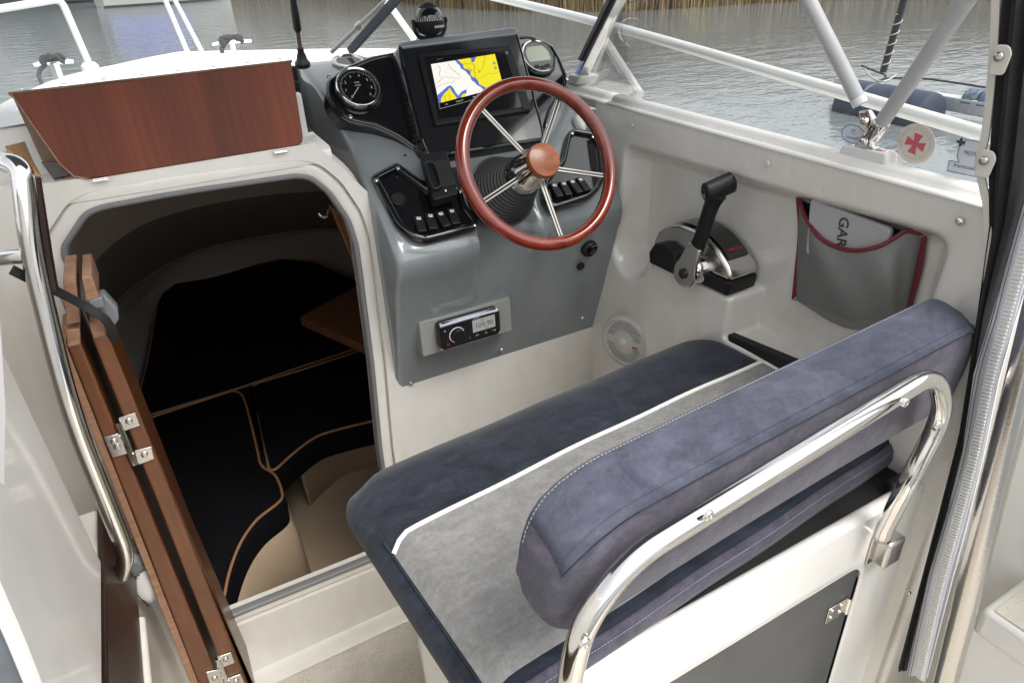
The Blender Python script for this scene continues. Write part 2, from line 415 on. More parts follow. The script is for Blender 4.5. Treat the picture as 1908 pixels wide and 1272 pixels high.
# ------------------------------------------------------------------ object helpers
BASE = {}
def thing(name, label, cat, base, group=None):
    o = bpy.data.objects.new(name, None); col.objects.link(o); o.location = base; o.empty_display_size = .05
    o['label'] = label; o['category'] = cat
    if group: o['group'] = group
    BASE[o] = V(base); return o
def make(name, geo, m, parent=None, smooth=35, bevel=0, seg=3, base=None, solid=0, sub=0):
    vs, fs = geo
    if parent is not None: b0 = BASE[parent]
    else:
        if base is None:
            b0 = V((sum(v[0] for v in vs) / len(vs), sum(v[1] for v in vs) / len(vs), min(v[2] for v in vs)))
        else: b0 = V(base)
    me = bpy.data.meshes.new(name)
    me.from_pydata([tuple(V(v) - b0) for v in vs], [], fs)
    bm = bmesh.new(); bm.from_mesh(me); bmesh.ops.recalc_face_normals(bm, faces=bm.faces); bm.to_mesh(me); bm.free()
    me.materials.append(m)
    if smooth:
        me.shade_smooth()
        if smooth < 180: me.set_sharp_from_angle(angle=R(smooth))
    o = bpy.data.objects.new(name, me); col.objects.link(o)
    if parent is not None: o.parent = parent
    else: o.location = b0
    BASE[o] = b0
    if solid:
        md = o.modifiers.new('thickness', 'SOLIDIFY'); md.thickness = solid; md.offset = -1
    if bevel:
        md = o.modifiers.new('rounding', 'BEVEL'); md.width = bevel; md.segments = seg; md.limit_method = 'ANGLE'; md.angle_limit = R(30); md.harden_normals = False
        me.shade_smooth(); me.set_sharp_from_angle(angle=R(60))
    if sub:
        md = o.modifiers.new('subdivision', 'SUBSURF'); md.levels = sub; md.render_levels = sub
    return o
def lone(name, geo, m, label, cat, group=None, **k):
    o = make(name, geo, m, None, **k); o['label'] = label; o['category'] = cat
    if group: o['group'] = group
    return o
def setting(name, geo, m, kind='structure', **k):
    o = make(name, geo, m, None, **k); o['kind'] = kind; return o
def text_geo(s, size, fr, align='CENTER', shear=0, bold=0):
    c = bpy.data.curves.new('t', 'FONT'); c.body = s; c.size = size; c.align_x = align; c.align_y = 'CENTER'; c.shear = shear; c.offset = bold; c.resolution_u = 3
    o = bpy.data.objects.new('t', c); col.objects.link(o)
    dg = bpy.context.evaluated_depsgraph_get(); me = bpy.data.meshes.new_from_object(o.evaluated_get(dg))
    g = ([fr.p(v.co.x, v.co.y, 0) for v in me.vertices], [tuple(p.vertices) for p in me.polygons])
    bpy.data.objects.remove(o); bpy.data.curves.remove(c); bpy.data.meshes.remove(me); return g
def screw(fr, r, parent, name='screw', m=None, cap=.45):
    """round-headed screw with a driven recess"""
    o = make(name, lathe(fr, [(r, 0), (r, r * .3), (r * .85, r * .6), (r * .5, r * .75), (r * .34, r * .75), (r * .3, r * .45), (.0002, r * .4)], 16), m or CHROME, parent, smooth=40)
    return o
ENV = []   # things that are not carried by the boat

# ================================================================== WATER, SHORE
WATER_Z = -.34
def water_mat():
    m = mat('lake_water', (.13, .145, .15), .045, spec=.5)
    nt = m.node_tree; b = nt.nodes['Principled BSDF']; b.inputs['IOR'].default_value = 1.33
    tc = nt.nodes.new('ShaderNodeTexCoord')
    def nz(sc, st, d, rz):
        mp = nt.nodes.new('ShaderNodeMapping'); mp.inputs['Scale'].default_value = st; mp.inputs['Rotation'].default_value = (0, 0, rz); nt.links.new(tc.outputs['Object'], mp.inputs[0])
        n = nt.nodes.new('ShaderNodeTexNoise'); n.inputs['Scale'].default_value = sc; n.inputs['Detail'].default_value = d; n.inputs['Roughness'].default_value = .5; nt.links.new(mp.outputs[0], n.inputs['Vector']); return n.outputs[0]
    a = nt.nodes.new('ShaderNodeMath'); a.operation = 'ADD'; nt.links.new(nz(1.1, (1, 2.2, 1), 3, R(-38)), a.inputs[0])
    c = nt.nodes.new('ShaderNodeMath'); c.operation = 'MULTIPLY'; c.inputs[1].default_value = .35; nt.links.new(nz(5., (1, 2.4, 1), 2, R(-46)), c.inputs[0]); nt.links.new(c.outputs[0], a.inputs[1])
    bp = nt.nodes.new('ShaderNodeBump'); bp.inputs['Strength'].default_value = .5; bp.inputs['Distance'].default_value = .05
    nt.links.new(a.outputs[0], bp.inputs['Height']); nt.links.new(bp.outputs[0], b.inputs['Normal']); return m
LAKE = water_mat()
w = setting('water', grid(lambda u, v: (-400 + 800 * u, -400 + 800 * v, WATER_Z), 8, 8), LAKE); ENV.append(w)

# reed shore: polyline of the waterline, reeds stand behind it
SHORE = [(74, -30), (46, 2), (31, 13), (24.5, 17.5), (19.5, 19), (15.6, 20), (13.2, 23), (12.2, 28), (12, 36), (10, 44), (3, 54), (-14, 64), (-40, 72), (-80, 76)]
shore_s = catmull([V((x, y, 0)) for x, y in SHORE], 10)
def out_dir(i):
    a, b = shore_s[max(i - 1, 0)], shore_s[min(i + 1, len(shore_s) - 1)]; t = (b - a).normalized(); return V((t.y, -t.x, 0))
BANK = mat('bank_soil', (.12, .095, .055), .9, noise=2, color2=(.20, .16, .09))
g = grid(lambda u, v: (lambda k: shore_s[k] + out_dir(k) * (v * 60) + V((0, 0, WATER_Z - .05 + 1.1 * min(1, v * 5))))(int(round(u * (len(shore_s) - 1)))), len(shore_s) - 1, 6)
bank = setting('ground', g, BANK); ENV.append(bank)
REED = mat('dry_reed', (.20, .135, .06), .8, noise=.9, color2=(.33, .235, .115), cramp=(.3, .7))
def reeds():
    rnd = random.Random(3); vs, fs = [], []
    for k in range(34000):
        i = rnd.randrange(len(shore_s) - 1); t = rnd.random(); p = shore_s[i].lerp(shore_s[i + 1], t) + out_dir(i) * (rnd.random() ** 1.6 * 3.2 - .15)
        h = rnd.uniform(1.4, 3.2); a = rnd.uniform(0, math.pi); w_ = rnd.uniform(.012, .03)
        d = V((math.cos(a), math.sin(a), 0)) * w_; lean = V((rnd.gauss(0, .16), rnd.gauss(0, .16), 0))
        p.z = WATER_Z - .05; b0 = len(vs)
        vs += [p - d, p + d, p + V((0, 0, h * .6)) + lean * .5 + d, p + V((0, 0, h * .6)) + lean * .5 - d, p + V((0, 0, h)) + lean * 1.5]
        fs += [(b0, b0 + 1, b0 + 2, b0 + 3), (b0 + 3, b0 + 2, b0 + 4)]
    return vs, fs
rd = setting('reeds', reeds(), REED, kind='stuff', smooth=0, base=(0, 0, 0)); ENV.append(rd)
rd['label'] = 'dry golden reeds along the far shore'; rd['category'] = 'reeds'
# far woods behind the reeds, a dark band mirrored in the water
LEAF = mat('bare_wood_foliage', (.075, .07, .05), .9, noise=1.2, color2=(.12, .105, .07))
def woods():
    rnd = random.Random(5); vs, fs = [], []
    for k in range(9000):
        i = rnd.randrange(90, len(shore_s) - 1)
        p = shore_s[i].lerp(shore_s[i + 1], rnd.random()) + out_dir(i) * (rnd.uniform(14, 34))
        top = 4.0 + 2.0 * math.sin(i * .9) + 1.5 * math.sin(i * .37) + 6.0 * sstep(90, 108, i)
        p.z = rnd.uniform(.6, max(2, top)); b0 = len(vs)
        for _ in range(4): vs.append(p + V((rnd.uniform(-.8, .8), rnd.uniform(-.8, .8), rnd.uniform(-.7, .7))))
        fs += [(b0, b0 + 1, b0 + 2), (b0, b0 + 2, b0 + 3)]
    return vs, fs
wd = setting('far_woods', woods(), LEAF, kind='stuff', smooth=0, base=(0, 0, 0)); ENV.append(wd)

# moored boats off the port bow: only their mirror images fall into the picture
HULLD = mat('dark_boat_hull', (.05, .055, .06), .4); TARPB = mat('blue_boat_cover', (.015, .06, .55), .6)
HULLW = mat('white_boat_hull', (.5, .5, .48), .4)
def moored(base, ang, ln, wd_, fb, hullm, topm, toph, label):
    t = thing('moored_boat', label, 'boat', base, 'boats moored off the bow')
    c, s = math.cos(ang), math.sin(ang)
    def P(a, b, z): return V(base) + V((c * a - s * b, s * a + c * b, z))
    rings = []
    for k in range(13):
        q = k / 12; hw = wd_ / 2 * (1 - max(0, (q - .55) / .45) ** 2.2) * (.9 + .1 * min(1, q * 5)); hw = max(hw, .03); a = (q - .5) * ln
        sh = fb * (1 + .3 * q * q)
        rings.append([P(a, -hw, sh), P(a, -hw * .8, .1), P(a, 0, -.35), P(a, hw * .8, .1), P(a, hw, sh)])
    make('hull', loft(rings), hullm, t)
    rings = []
    for k in range(11):
        q = k / 10; hw = wd_ / 2 * (1 - max(0, (q - .6) / .4) ** 2 * .8) * .94; a = (q * .8 - .48) * ln; h = fb * 1.02 + toph * (math.sin(math.pi * min(1, q * 1.15 + .08)) ** .6 if q < .92 else .25)
        rings.append([P(a, -hw, fb * 1.0), P(a, -hw * .85, h * .8 + fb * .2), P(a, 0, h), P(a, hw * .85, h * .8 + fb * .2), P(a, hw, fb)])
    make('cover', loft(rings), topm, t)
    ENV.append(t); return t
moored((3.4, 43, WATER_Z), R(12), 6.5, 2.4, .9, HULLW, TARPB, 1.5, 'boat under a bright blue cover, mirrored between the bow rail posts')
moored((-2.6, 50, WATER_Z), R(-8), 7.5, 2.6, 1.1, HULLD, HULLD, 2.0, 'dark cabin boat mirrored at the upper left')
moored((-9.5, 55, WATER_Z), R(15), 7, 2.6, 1.1, HULLD, HULLW, 1.6, 'white topped boat mirrored at the far upper left')

# mooring boom with floats to starboard
bz = WATER_Z + .22
b_a, b_b = W(1500, 165, z=bz), W(1836, 215, z=bz)
bd = (b_b - b_a).normalized()
t = thing('mooring_boom', 'galvanised mooring boom with blue float afloat beyond the windscreen', 'mooring boom', (b_a.x, b_a.y, WATER_Z))
p0, p1 = W(1548, 178, z=bz), b_b + bd * 1.2
fr = Frame((p0 + p1) / 2 - V((0, 0, .12)), bd, V((0, 0, 1)).cross(bd))
make('beam', box(fr, (p1 - p0).length, .16, .16), GALV, t, bevel=.012)
fl = W(1650, 232, z=WATER_Z + .06)
make('float', lathe(Frame(fl - bd * .62, V((0, 0, 1)), bd.cross(V((0, 0, 1)))), [(.20, 0), (.29, .03), (.30, .08), (.30, .36), (.28, .38), (.28, .44), (.30, .46), (.30, 1.10), (.29, 1.16), (.2, 1.2)], 28), BLUEF, t)
ro = W(1822, 214, z=bz)
for k, (dd, rr) in enumerate(((-.09, .15), (.10, .15))):
    c0 = ro + bd * dd
    make('roller', lathe(Frame(c0 - bd * .08, V((0, 0, 1)), bd.cross(V((0, 0, 1)))), [(.03, 0), (.13, 0), (.15, .02), (.15, .14), (.13, .16), (.03, .16)], 24), BLUER, t)
ENV.append(t)
pb, pt = W(1640, 160, z=bz + .05), None
pole_dir = (W(1682, 0, y=pb.y * .98) - pb)
t = thing('mooring_pole', 'black mooring pole wound with pale rope beside the boom', 'pole', pb)
pts = [pb, pb + pole_dir * .5, pb + pole_dir * 1.0, pb + pole_dir * 2.0]
make('pole', tube(pts, .045, 12), POLE, t)
ax = pole_dir.normalized(); e1 = ax.cross(V((1, 0, 0))).normalized(); e2 = ax.cross(e1)
hel = [pb + pole_dir * (.06 + .62 * k / 60) + (e1 * math.cos(k * .55) + e2 * math.sin(k * .55)) * .052 for k in range(61)]
make('rope_wrap', tube(hel, .009, 6), ROPE, t)
ENV.append(t)
q = [W(1600, 150, z=bz + .1), W(1622, 158, z=bz + .03), W(1645, 168, z=bz + .02), W(1628, 180, z=bz), W(1650, 172, z=bz + .02), W(1720, 172, z=bz + .04), W(1830, 186, z=bz + .05)]
o = lone('mooring_line', tube(catmull(q, 8), .014, 6), ROPED, 'dark mooring line lying along the galvanised boom', 'rope'); ENV.append(o)
q = [W(1606, 155, z=bz + .08), W(1618, 170, z=bz + .02), W(1640, 178, z=bz + .03), W(1664, 166, z=bz + .06)]
o = lone('rope_end', tube(catmull(q, 8), .011, 6), ROPE, 'pale loose rope end at the foot of the black pole', 'rope'); ENV.append(o)

# ================================================================== BOAT SHELL
YB = 1.38
boat = thing('motor_boat', 'cream white motor cruiser seen from its cockpit, companionway open', 'boat', (.37, 0, 0))
# ---- cockpit sole
make('cockpit_floor', thick_sheet([[(-.75, y, 0), (.3, y, 0), (1.15, y, 0)] for y in (-1.2, 0, .7, YB + .03)], (0, 0, -.04)), FLOOR, boat, smooth=0)
# ---- bulkhead with opening
FB = Frame((0, YB, 0), (1, 0, 0), (0, 0, 1))       # normal towards the stern
open_px = [(418, 1138), (718, 1018), (712, 900), (701, 830), (685, 670), (663, 505), (655, 450), (640, 405), (606, 356), (574, 330), (548, 326), (380, 350), (300, 363), (190, 384), (163, 395), (125, 452), (124, 466), (150, 530)]
hole = [(W(x, y, y=YB).x, W(x, y, y=YB).z) for x, y in open_px]
hole = round2(hole, .012, 5)
def ring_bulk(outer, inner, fr, back_d):
    bm = bmesh.new()
    vo = [bm.verts.new(fr.p(a, b)) for a, b in outer]; vi = [bm.verts.new(fr.p(a, b)) for a, b in inner]
    es = [bm.edges.new((vs[i], vs[(i + 1) % len(vs)])) for vs in (vo, vi) for i in range(len(vs))]
    bmesh.ops.triangle_fill(bm, use_beauty=True, use_dissolve=False, edges=es)
    bm.verts.ensure_lookup_table(); bm.verts.index_update()
    g = ([v.co.copy() for v in bm.verts], [tuple(v.index for v in f.verts) for f in bm.faces]); bm.free(); return g
outer = [(-.40, -.02), (1.03, -.02), (1.03, 1.2), (.40, 1.2), (.30, 1.325), (-.40, 1.325)]
make('bulkhead', ring_bulk(outer, offset2(hole, .035), FB, .04), CREAM, boat, smooth=0, solid=.03)
def loop_sweep(prof, fr, outline):
    rings = [[fr.p(a, b, h) for a, b in offset2(outline, d)] for d, h in prof]
    return loft(rings, True, False)
make('door_frame', loop_sweep([(0, -.012), (0, .012), (.002, .018), (.008, .022), (.026, .024), (.031, .021), (.034, .013), (.038, .012), (.043, .020), (.050, .022), (.056, .019), (.061, .010), (.066, .002), (.068, -.004)], FB, hole), CREAM, boat, smooth=60)
make('rubber_trim', loop_sweep([(.002, .004), (-.003, .006), (-.003, .020), (.0, .0265), (.005, .0275), (.008, .0255), (.008, .018)], FB, hole), TRIMG, boat, smooth=60)
# fore part of the bulkhead seat: cove where the sole meets the bulkhead
make('floor_cove', loft([[(-.40, YB + .001, .060), (-.40, YB - .004, .036), (-.40, YB - .02, .02), (-.40, YB - .055, .006), (-.40, YB - .08, .002)], [(.99, YB + .001, .060), (.99, YB - .004, .036), (.99, YB - .02, .02), (.99, YB - .055, .006), (.99, YB - .08, .002)]], False, False), CREAM, boat, smooth=60)

# ---- starboard side liner: one moulded skin with recess, scoop and throttle ledge
XS = .965
def zc(y): return 1.288 + (y - .46) * .034
def liner_x(y, z):
    base = XS + .035 * sstep(.9, 1.25, z)
    # recess
    def boxm(v, a, b, e): return sstep(a - e, a + e, v) * (1 - sstep(b - e, b + e, v))
    zb = .995
    zb = zb + (.925 - .995) * sstep(1.115, 1.155, y)
    yy = (y - 1.205) / .075
    if y > 1.13: zb += .05 * max(0, min(1.5, yy * yy))
    kk_ = sstep(.866, .884, y)
    ins = (sstep(.901, .915, z) * (1 - kk_) + kk_ * sstep(zb - .004, zb + .010 + .03 * sstep(1.11, 1.16, y), z)) * (1 - sstep(1.195, 1.238, z)) * (1 - sstep(1.238 + .03 * (1.2 - z), 1.285, y)) * sstep(.50, .545, y)
    x = base + (1.055 - base) * ins
    # flow of the recess back towards the stern below the pocket
    return x
def liner_pt(u, v):
    y = .40 + 1.0 * u; z = v * (zc(y) - .0045); return (liner_x(y, z), y, z)
g = grid(liner_pt, 230, 290)
make('side_liner', g, CREAM, boat, smooth=180)
SEAL = mat('old_sealant', (.22, .20, .17), .8, noise=60, color2=(.36, .33, .28))
rs_ = random.Random(9)
make('sealant_bead', tube([V((XS - .001 + rs_.uniform(-.0008, .0008), YB - .003, .74 - .74 * k / 60)) for k in range(61)], [rs_.uniform(.0012, .0026) for k in range(61)], 6), SEAL, boat)
make('sealant_bead', tube([V((.966 + rs_.uniform(-.001, .001), 1.25 + .13 * k / 40 - .004, 1.06 - .35 * k / 40)) for k in range(41)], [rs_.uniform(.0012, .003) for k in range(41)], 6), SEAL, boat)
# ---- coaming, two lengths butted at a joint
cprof = [(1.0005, -.006), (.9962, -.005), (.9962, -.003), (.998, -.0005), (1.003, .001), (1.0095, .001), (1.0112, -.001), (1.0132, .0), (1.0150, .007), (1.0185, .0115), (1.026, .014), (1.040, .013), (1.060, .007), (1.068, .003), (1.080, -.015), (1.12, -.06), (1.20, -.08), (1.235, -.09), (1.25, -.12), (1.25, -.4)]
def coaming(y0, y1): return loft([[(x, y0 + (y1 - y0) * k / 8, zc(y0 + (y1 - y0) * k / 8) + dz) for x, dz in cprof] for k in range(9)], False, False)
make('coaming', coaming(.43, 1.353), WHITE, boat, smooth=50, solid=.004)
make('coaming', coaming(1.356, 1.62), WHITE, boat, smooth=50, solid=.004)
for px, py in ((1179, 234), (1432, 305), (1790, 412)):
    p = W(px, py, x=.999); screw(Frame(p + V((-.0015, 0, 0)), (0, -1, 0), (0, 0, 1)), .006, boat, m=(CHROME if px > 1700 else WPLAST))

# ---- hull outside, foredeck
CXB = .37
HALF = [(1.3, .86), (2.0, .85), (2.8, .78), (3.5, .63), (4.1, .43), (4.6, .2), (4.85, .03)]
DZC = [(1.4, 1.425), (2.2, 1.402), (3.0, 1.365), (4.0, 1.31), (4.85, 1.26)]
def deck_pt(y, s):
    h = lerp_tab(HALF, y); zc_ = lerp_tab(DZC, y); edge = .17 * min(1, h / .5)
    a = abs(s)
    return V((CXB + h * s, y, zc_ - edge * (sstep(.70, 1.0, a) + .25 * a * a) * .9))
ys = [1.47 + (4.85 - 1.47) * k / 40 for k in range(41)]
def deck_grid(u, v):
    s_ = -1 + 2 * u; x_ = CXB + .86 * s_
    y0_ = 1.44 + .46 * sstep(.22, .36, x_)
    return deck_pt(y0_ + (4.85 - y0_) * v, s_)
make('foredeck', grid(deck_grid, 60, 40), DECK, boat, smooth=180)
def hull_ring(y, sg):
    h = lerp_tab(HALF, y); p = deck_pt(y, sg)
    return [p, p + V((sg * .02, 0, -.03)), p + V((sg * .01, 0, -.09)), V((CXB + sg * h * .94, y, .6)), V((CXB + sg * h * .8, y, .05)), V((CXB + sg * h * .5, y, -.35))]
for sg in (-1, 1):
    make('hull_side', loft([hull_ring(y, sg) for y in [1.3 + 3.55 * k / 24 for k in range(25)]], False, False), WHITE, boat, smooth=60)
make('hull_side', loft([[(1.25, y, .98), (1.24, y, .6), (1.15, y, .05), (.9, y, -.35)] for y in (-1.2, 0, 1.35)], False, False), WHITE, boat, smooth=60)
make('trunk_face', abox(-.40, .315, 1.452, 1.47, 1.30, 1.405), WHITE, boat, bevel=.004)
make('side_deck', loft([[(-.36, y, 1.30), (-.37, y, 1.335), (-.40, y, 1.345), (-.52, y, 1.335), (-.58, y, 1.28), (-.60, y, .9)] for y in (-.6, .5, 1.2, 1.6)], False, False), DECK, boat, smooth=60)
# ---- cabin inside
CABZ = .20
for nm, fz in (('cabin_floor', -.17),):
    make(nm, thick_sheet([[(-.4, y, fz), (.4, y, fz), (1.0, y, fz)] for y in (YB + .01, 2.0, 2.6)], (0, 0, -.03)), CABF, boat, smooth=0)
def cab_ring(pxs, z, y0=1.42):
    p = [W(x, y, z=z) for x, y in pxs]
    return [V((-.36, y0, z))] + catmull(p, 6) + [V((1.06, max(p[-1].y - .5, 1.6), z)), V((1.06, y0, z))]
RA = cab_ring([(205, 720), (235, 650), (290, 540), (400, 512), (545, 475), (650, 495), (720, 515)], .21)
RB = cab_ring([(176, 650), (215, 565), (300, 500), (400, 458), (560, 430), (640, 428), (720, 432)], .45)
RC = cab_ring([(150, 570), (180, 485), (260, 422), (360, 388), (480, 366), (570, 358), (720, 350)], .85)
RD = [V((min(p.x * .85 + CXB * .15, .9), 1.42 + (p.y - 1.42) * .45, 1.24 - .12 * sstep(.35, .5, p.x))) for p in RC]
RE = [V((min(p.x, .36) if p.x < .33 else .50, 1.40, 1.29 if p.x < .33 else 1.02)) for p in RC]
low = [V((p.x, p.y, -.17)) for p in RA]
make('hull_lining', loft([low, RA, [p + V((0, -.004, .0)) for p in RB]], False, False), LINER, boat, smooth=60)
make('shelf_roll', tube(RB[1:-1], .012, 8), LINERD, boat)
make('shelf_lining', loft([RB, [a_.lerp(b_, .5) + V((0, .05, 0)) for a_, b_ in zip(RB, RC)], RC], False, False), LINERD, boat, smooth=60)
make('headlining', loft([RC, [a_.lerp(b_, .5) + V((0, .06, .05)) for a_, b_ in zip(RC, RD)], RD, RE], False, False), LINER, boat, smooth=60)
# moulded berth fronts
def px_z(pts, z): return [W(x, y, z=z) for x, y in pts]
port_edge = [(435, 728), (452, 735), (463, 765), (480, 832), (490, 868), (514, 884), (527, 915), (523, 934), (481, 968), (452, 1008), (431, 1060), (419, 1128)]
star_edge = [(698, 785), (640, 799), (590, 815), (545, 848), (515, 875), (500, 876)]
pe = catmull(px_z(port_edge[4:], CABZ), 6); se = catmull(px_z(star_edge[:-1], CABZ), 6)
for e, sb in ((pe, 0), (se, .24)):
    e = [p + V((sb * .3, sb, 0)) for p in e]
    make('berth_front', loft([[p + V((0, .012, -.085)) for p in e], [p + V((.004, .004, -.10)) for p in e], [p + V((.012, -.006, -.13)) for p in e], [p + V((.02, -.02, -.40)) for p in e]], False, False), CABF, boat, smooth=60, solid=.01)

# ---- windscreen
scr = thing('windscreen', 'salt-stained wraparound windscreen with polished pillar above the dash', 'windscreen', (.37, 1.6, 1.35))
corner = W(1072, 146, x=1.03); top = W(1148, -10, x=1.03); rake = (top - corner).normalized()
basec = catmull([V((-.30, 1.52, 1.36)), V((-.18, 1.74, 1.405)), V((.05, 1.88, 1.43)), V((.37, 1.93, 1.435)), V((.69, 1.88, 1.43)), V((.92, 1.72, 1.40)), corner], 6)
make('front_pane', loft([[p + V((0, -.16, .185)) * k for p in basec] for k in (0, 1, 2.2)], False, False), GLASS, scr, smooth=60)
sp = [V((1.062, 1.50, zc(1.5) + .004)), V((1.066, 1.0, zc(1.0) + .004)), V((1.066, .50, zc(.5) + .004))]
make('side_pane', loft([[p + V((-.03, -.10 * (1 if i == 0 else .6), .3)) * k for i, p in enumerate(sp)] for k in (0, .5, 1, 1.6)], False, False), GLASS, scr, smooth=60)
d = rake * .62
make('pillar', prism([corner + V((-.012, -.02, 0)), corner + V((.020, -.028, 0)), corner + V((.030, .010, 0)), corner + V((.000, .014, 0))], d), CHROME, scr, bevel=.006)
make('pillar_seal', prism([corner + rake * .06 + V(o_) for o_ in ((-.019, -.012, 0), (-.0125, -.020, 0), (-.001, .0135, 0), (-.009, .018, 0))], d), RUBBER, scr, bevel=.003)
make('pillar_foot', prism([corner + V((-.02, -.03, -.012)), corner + V((.035, -.04, -.012)), corner + V((.04, .02, -.012)), corner + V((-.012, .03, -.012))], rake * .03), ALU, scr, bevel=.004)
# wiper
t = thing('windscreen_wiper', 'windscreen wiper with white arm and dark blade left of the compass', 'wiper', W(618, 96, y=1.9))
wa, wb = W(618, 97, y=1.88), W(718, 0, y=1.70)
make('arm', tube([wa, wa.lerp(wb, .5), wb], [.006, .0055, .004], 8), ALU, t)
make('clip', tube([wa.lerp(wb, .5), wa.lerp(wb, .56)], .009, 8), BRUSH, t)
ba, bb = W(652, 97, y=1.90), W(745, -8, y=1.72)
make('blade', ribbon([ba, ba.lerp(bb, .5), bb], .022, .006, V((0, -1, .6))), CANVASG, t, bevel=.002)
make('blade_rubber', tube([ba + V((.012, .004, 0)), bb + V((.012, .004, 0))], .005, 6), RUBBER, t)

# ---- bow rail (one welded frame): starboard top rail, stanchions, pulpit
rail = thing('bow_rail', 'white tubular bow rail running round the foredeck', 'rail', (CXB, 3.0, 1.2))
XR = 1.17
sr = [W(1908, 270, x=XR), W(1835, 251, x=XR), W(1500, 153, x=XR), W(1150, 52, x=XR), W(1000, 14, x=XR - .02)]
bow_pt = V((CXB + .05, 5.0, 1.86))
sr += [W(860, -18, x=1.12), W(700, -50, x=1.0), V((.70, 4.4, 1.95))]
make('top_rail', tube(catmull(sr, 8), .0122, 12), ALU, rail)
def stan(a, b): make('stanchion', tube([a, b], .0125, 10), ALU, rail)
stan(W(1128, 78, x=1.15), W(1192, 178, x=1.11))
stan(W(716, -4, y=2.7), W(772, 74, y=2.7))
stan(W(322, -6, y=4.35), W(376, 96, y=4.30))
stan(W(305, -6, y=4.05), W(352, 104, y=4.00))
pr = [W(-60, 22, y=2.9), W(0, 13, y=2.95), W(105, 0, y=3.0), W(112, 2, y=3.0), W(120, 14, y=3.0), W(167, 122, y=2.95)]
make('port_rail', tube(fillet([W(-60, 25, y=2.9), W(0, 17, y=2.95), W(113, -2, y=3.0), pr[5]], .03), .012, 12), ALU, rail)
make('stanchion_foot', lathe(Frame(W(168, 126, y=2.95), (1, 0, 0), (0, 1, 0)), [(.028, -.008), (.028, .006), (.018, .018), (.0005, .018)], 14), ALU, rail)
# deck cleats with dark mooring ropes
for i, (cx, cy, yy, lab) in enumerate(((432, 80, 3.3, 'mooring line on the cleat ahead of the wooden hatch, right'), (100, 118, 2.7, 'mooring line on the cleat at the port deck edge, left'))):
    c0 = W(cx, cy, y=yy)
    kk = (.8, .55)[i]
    t = thing('deck_cleat', ('right-hand' if i == 0 else 'left-hand') + ' polished deck cleat holding a dark mooring line', 'cleat', c0)
    make('horn', tube([c0 + V((-.10 * kk, 0, .0)), c0 + V((-.05 * kk, 0, .004)), c0 + V((.05 * kk, 0, .004)), c0 + V((.10 * kk, 0, .0))], [.006, .009, .009, .006], 8), CHROME, t)
    make('stem', tube([c0 + V((0, 0, -.10)), c0 + V((0, 0, 0))], .014, 8), CHROME, t)
    rr = random.Random(i); ck_ = (.72, .5)[i]; coil = [c0 + V((.065 * ck_ * math.cos(k * .9) * (1 - k * .01), rr.uniform(-.02, .02), .012 * math.sin(k * 1.7) + .012)) for k in range(26)]
    dn = [c0 + V((-.05, -.02, -.03)), c0 + V((-.03, -.12, -.10)), c0 + V((.03, -.55, -.06 if i == 0 else -.02))]
    o = lone('mooring_rope', tube(catmull(coil + dn, 3), (.009, .006)[i], 6), ROPED, 'dark ' + lab, 'rope')

# ================================================================== HELM CONSOLE
XL, XRR = .39, .968
con = thing('helm_console', 'glossy grey moulded helm console between companionway and starboard side', 'console', (.68, 1.33, .70))
nose = [(1.80, 1.30), (1.80, 1.425), (1.753, 1.421), (1.631, 1.386), (1.528, 1.341), (1.439, 1.289), (1.355, 1.232), (1.297, 1.182), (1.256, 1.144), (1.232, 1.118), (1.221, 1.100), (1.219, 1.088), (1.222, 1.072), (1.240, 1.04), (1.263, .997), (1.300, .88), (1.351, .724), (1.351, .712), (1.40, .712)]
def con_ring(x):
    # the nose is cut back round the steering column
    m = sstep(.575, .60, x) * (1 - sstep(.70, .735, x)); rr = sstep(.735, .78, x)
    out = []
    for y, z in nose:
        k = math.exp(-((z - 1.085) / .075) ** 2) if y < 1.36 else 0
        y2 = y + (.040 * m + .020 * rr) * k
        out.append(V((x, y2, z)))
    return out
xs = [XL, XL + .002, XL + .006, XL + .014] + [XL + .02 + (XRR - XL - .02) * k / 60 for k in range(61)]
rings = []
for x in xs:
    e = max(0, 1 - (x - XL) / .014) ** 2 * .012      # softened port edge
    rings.append([p + V((0, e if p.y < 1.75 else 0, -e * .5)) for p in con_ring(x)])
make('body', loft(rings, True, True), GREY, con, smooth=50)
NS = V((0, -.62, .785)).normalized()
FS = Frame((.68, 1.3745, 1.2455), (1, 0, 0), (0, .785, .62))       # sloping dash face
FL = Frame((.68, 1.307, .86), (1, 0, 0), (0, -(1.351 - 1.263), .273)) # lower face
for px, py in ((765, 713), (933, 651), (1084, 592)):
    a, b = FL.px(px, py); screw(FL.at(a, b, .001), .0065, con)
a, b = FS.px(755, 290); make('drill_hole', lathe(FS.at(a, b, .0008), [(.003, 0), (.003, .0006), (.0002, .0006)], 10), BLACKD, con)
a, b = FS.px(1079, 233)
make('cable_cap', loft([[FS.p(a + .013 * c * math.cos(t * math.pi / 8), b + .026 * c * math.sin(t * math.pi / 8), h) for t in range(16)] for c, h in ((1, 0), (.95, .008), (.7, .014), (.3, .016))]), WPLAST, con, smooth=60)
# ragged painted edge of the console against the liner


# cup holder let into the console top
c0 = W(642, 117, pl=(V((0, -.28, .96)), V((.4, 1.631, 1.388))))
t = thing('cup_holder', 'polished round cup holder rim behind the tachometer', 'cup holder', c0)
fr = Frame(c0 + V((.012, 0, 0)), (1, 0, 0), (0, .96, .28))
make('rim', lathe(fr, [(.030, .001), (.042, .001), (.042, .005), (.036, .007), (.032, .004), (.030, .002)], 32, False), CHROME, t)
make('well', lathe(fr, [(.0305, .0015), (.030, .002), (.0005, .002)], 32), BLACKG, t)
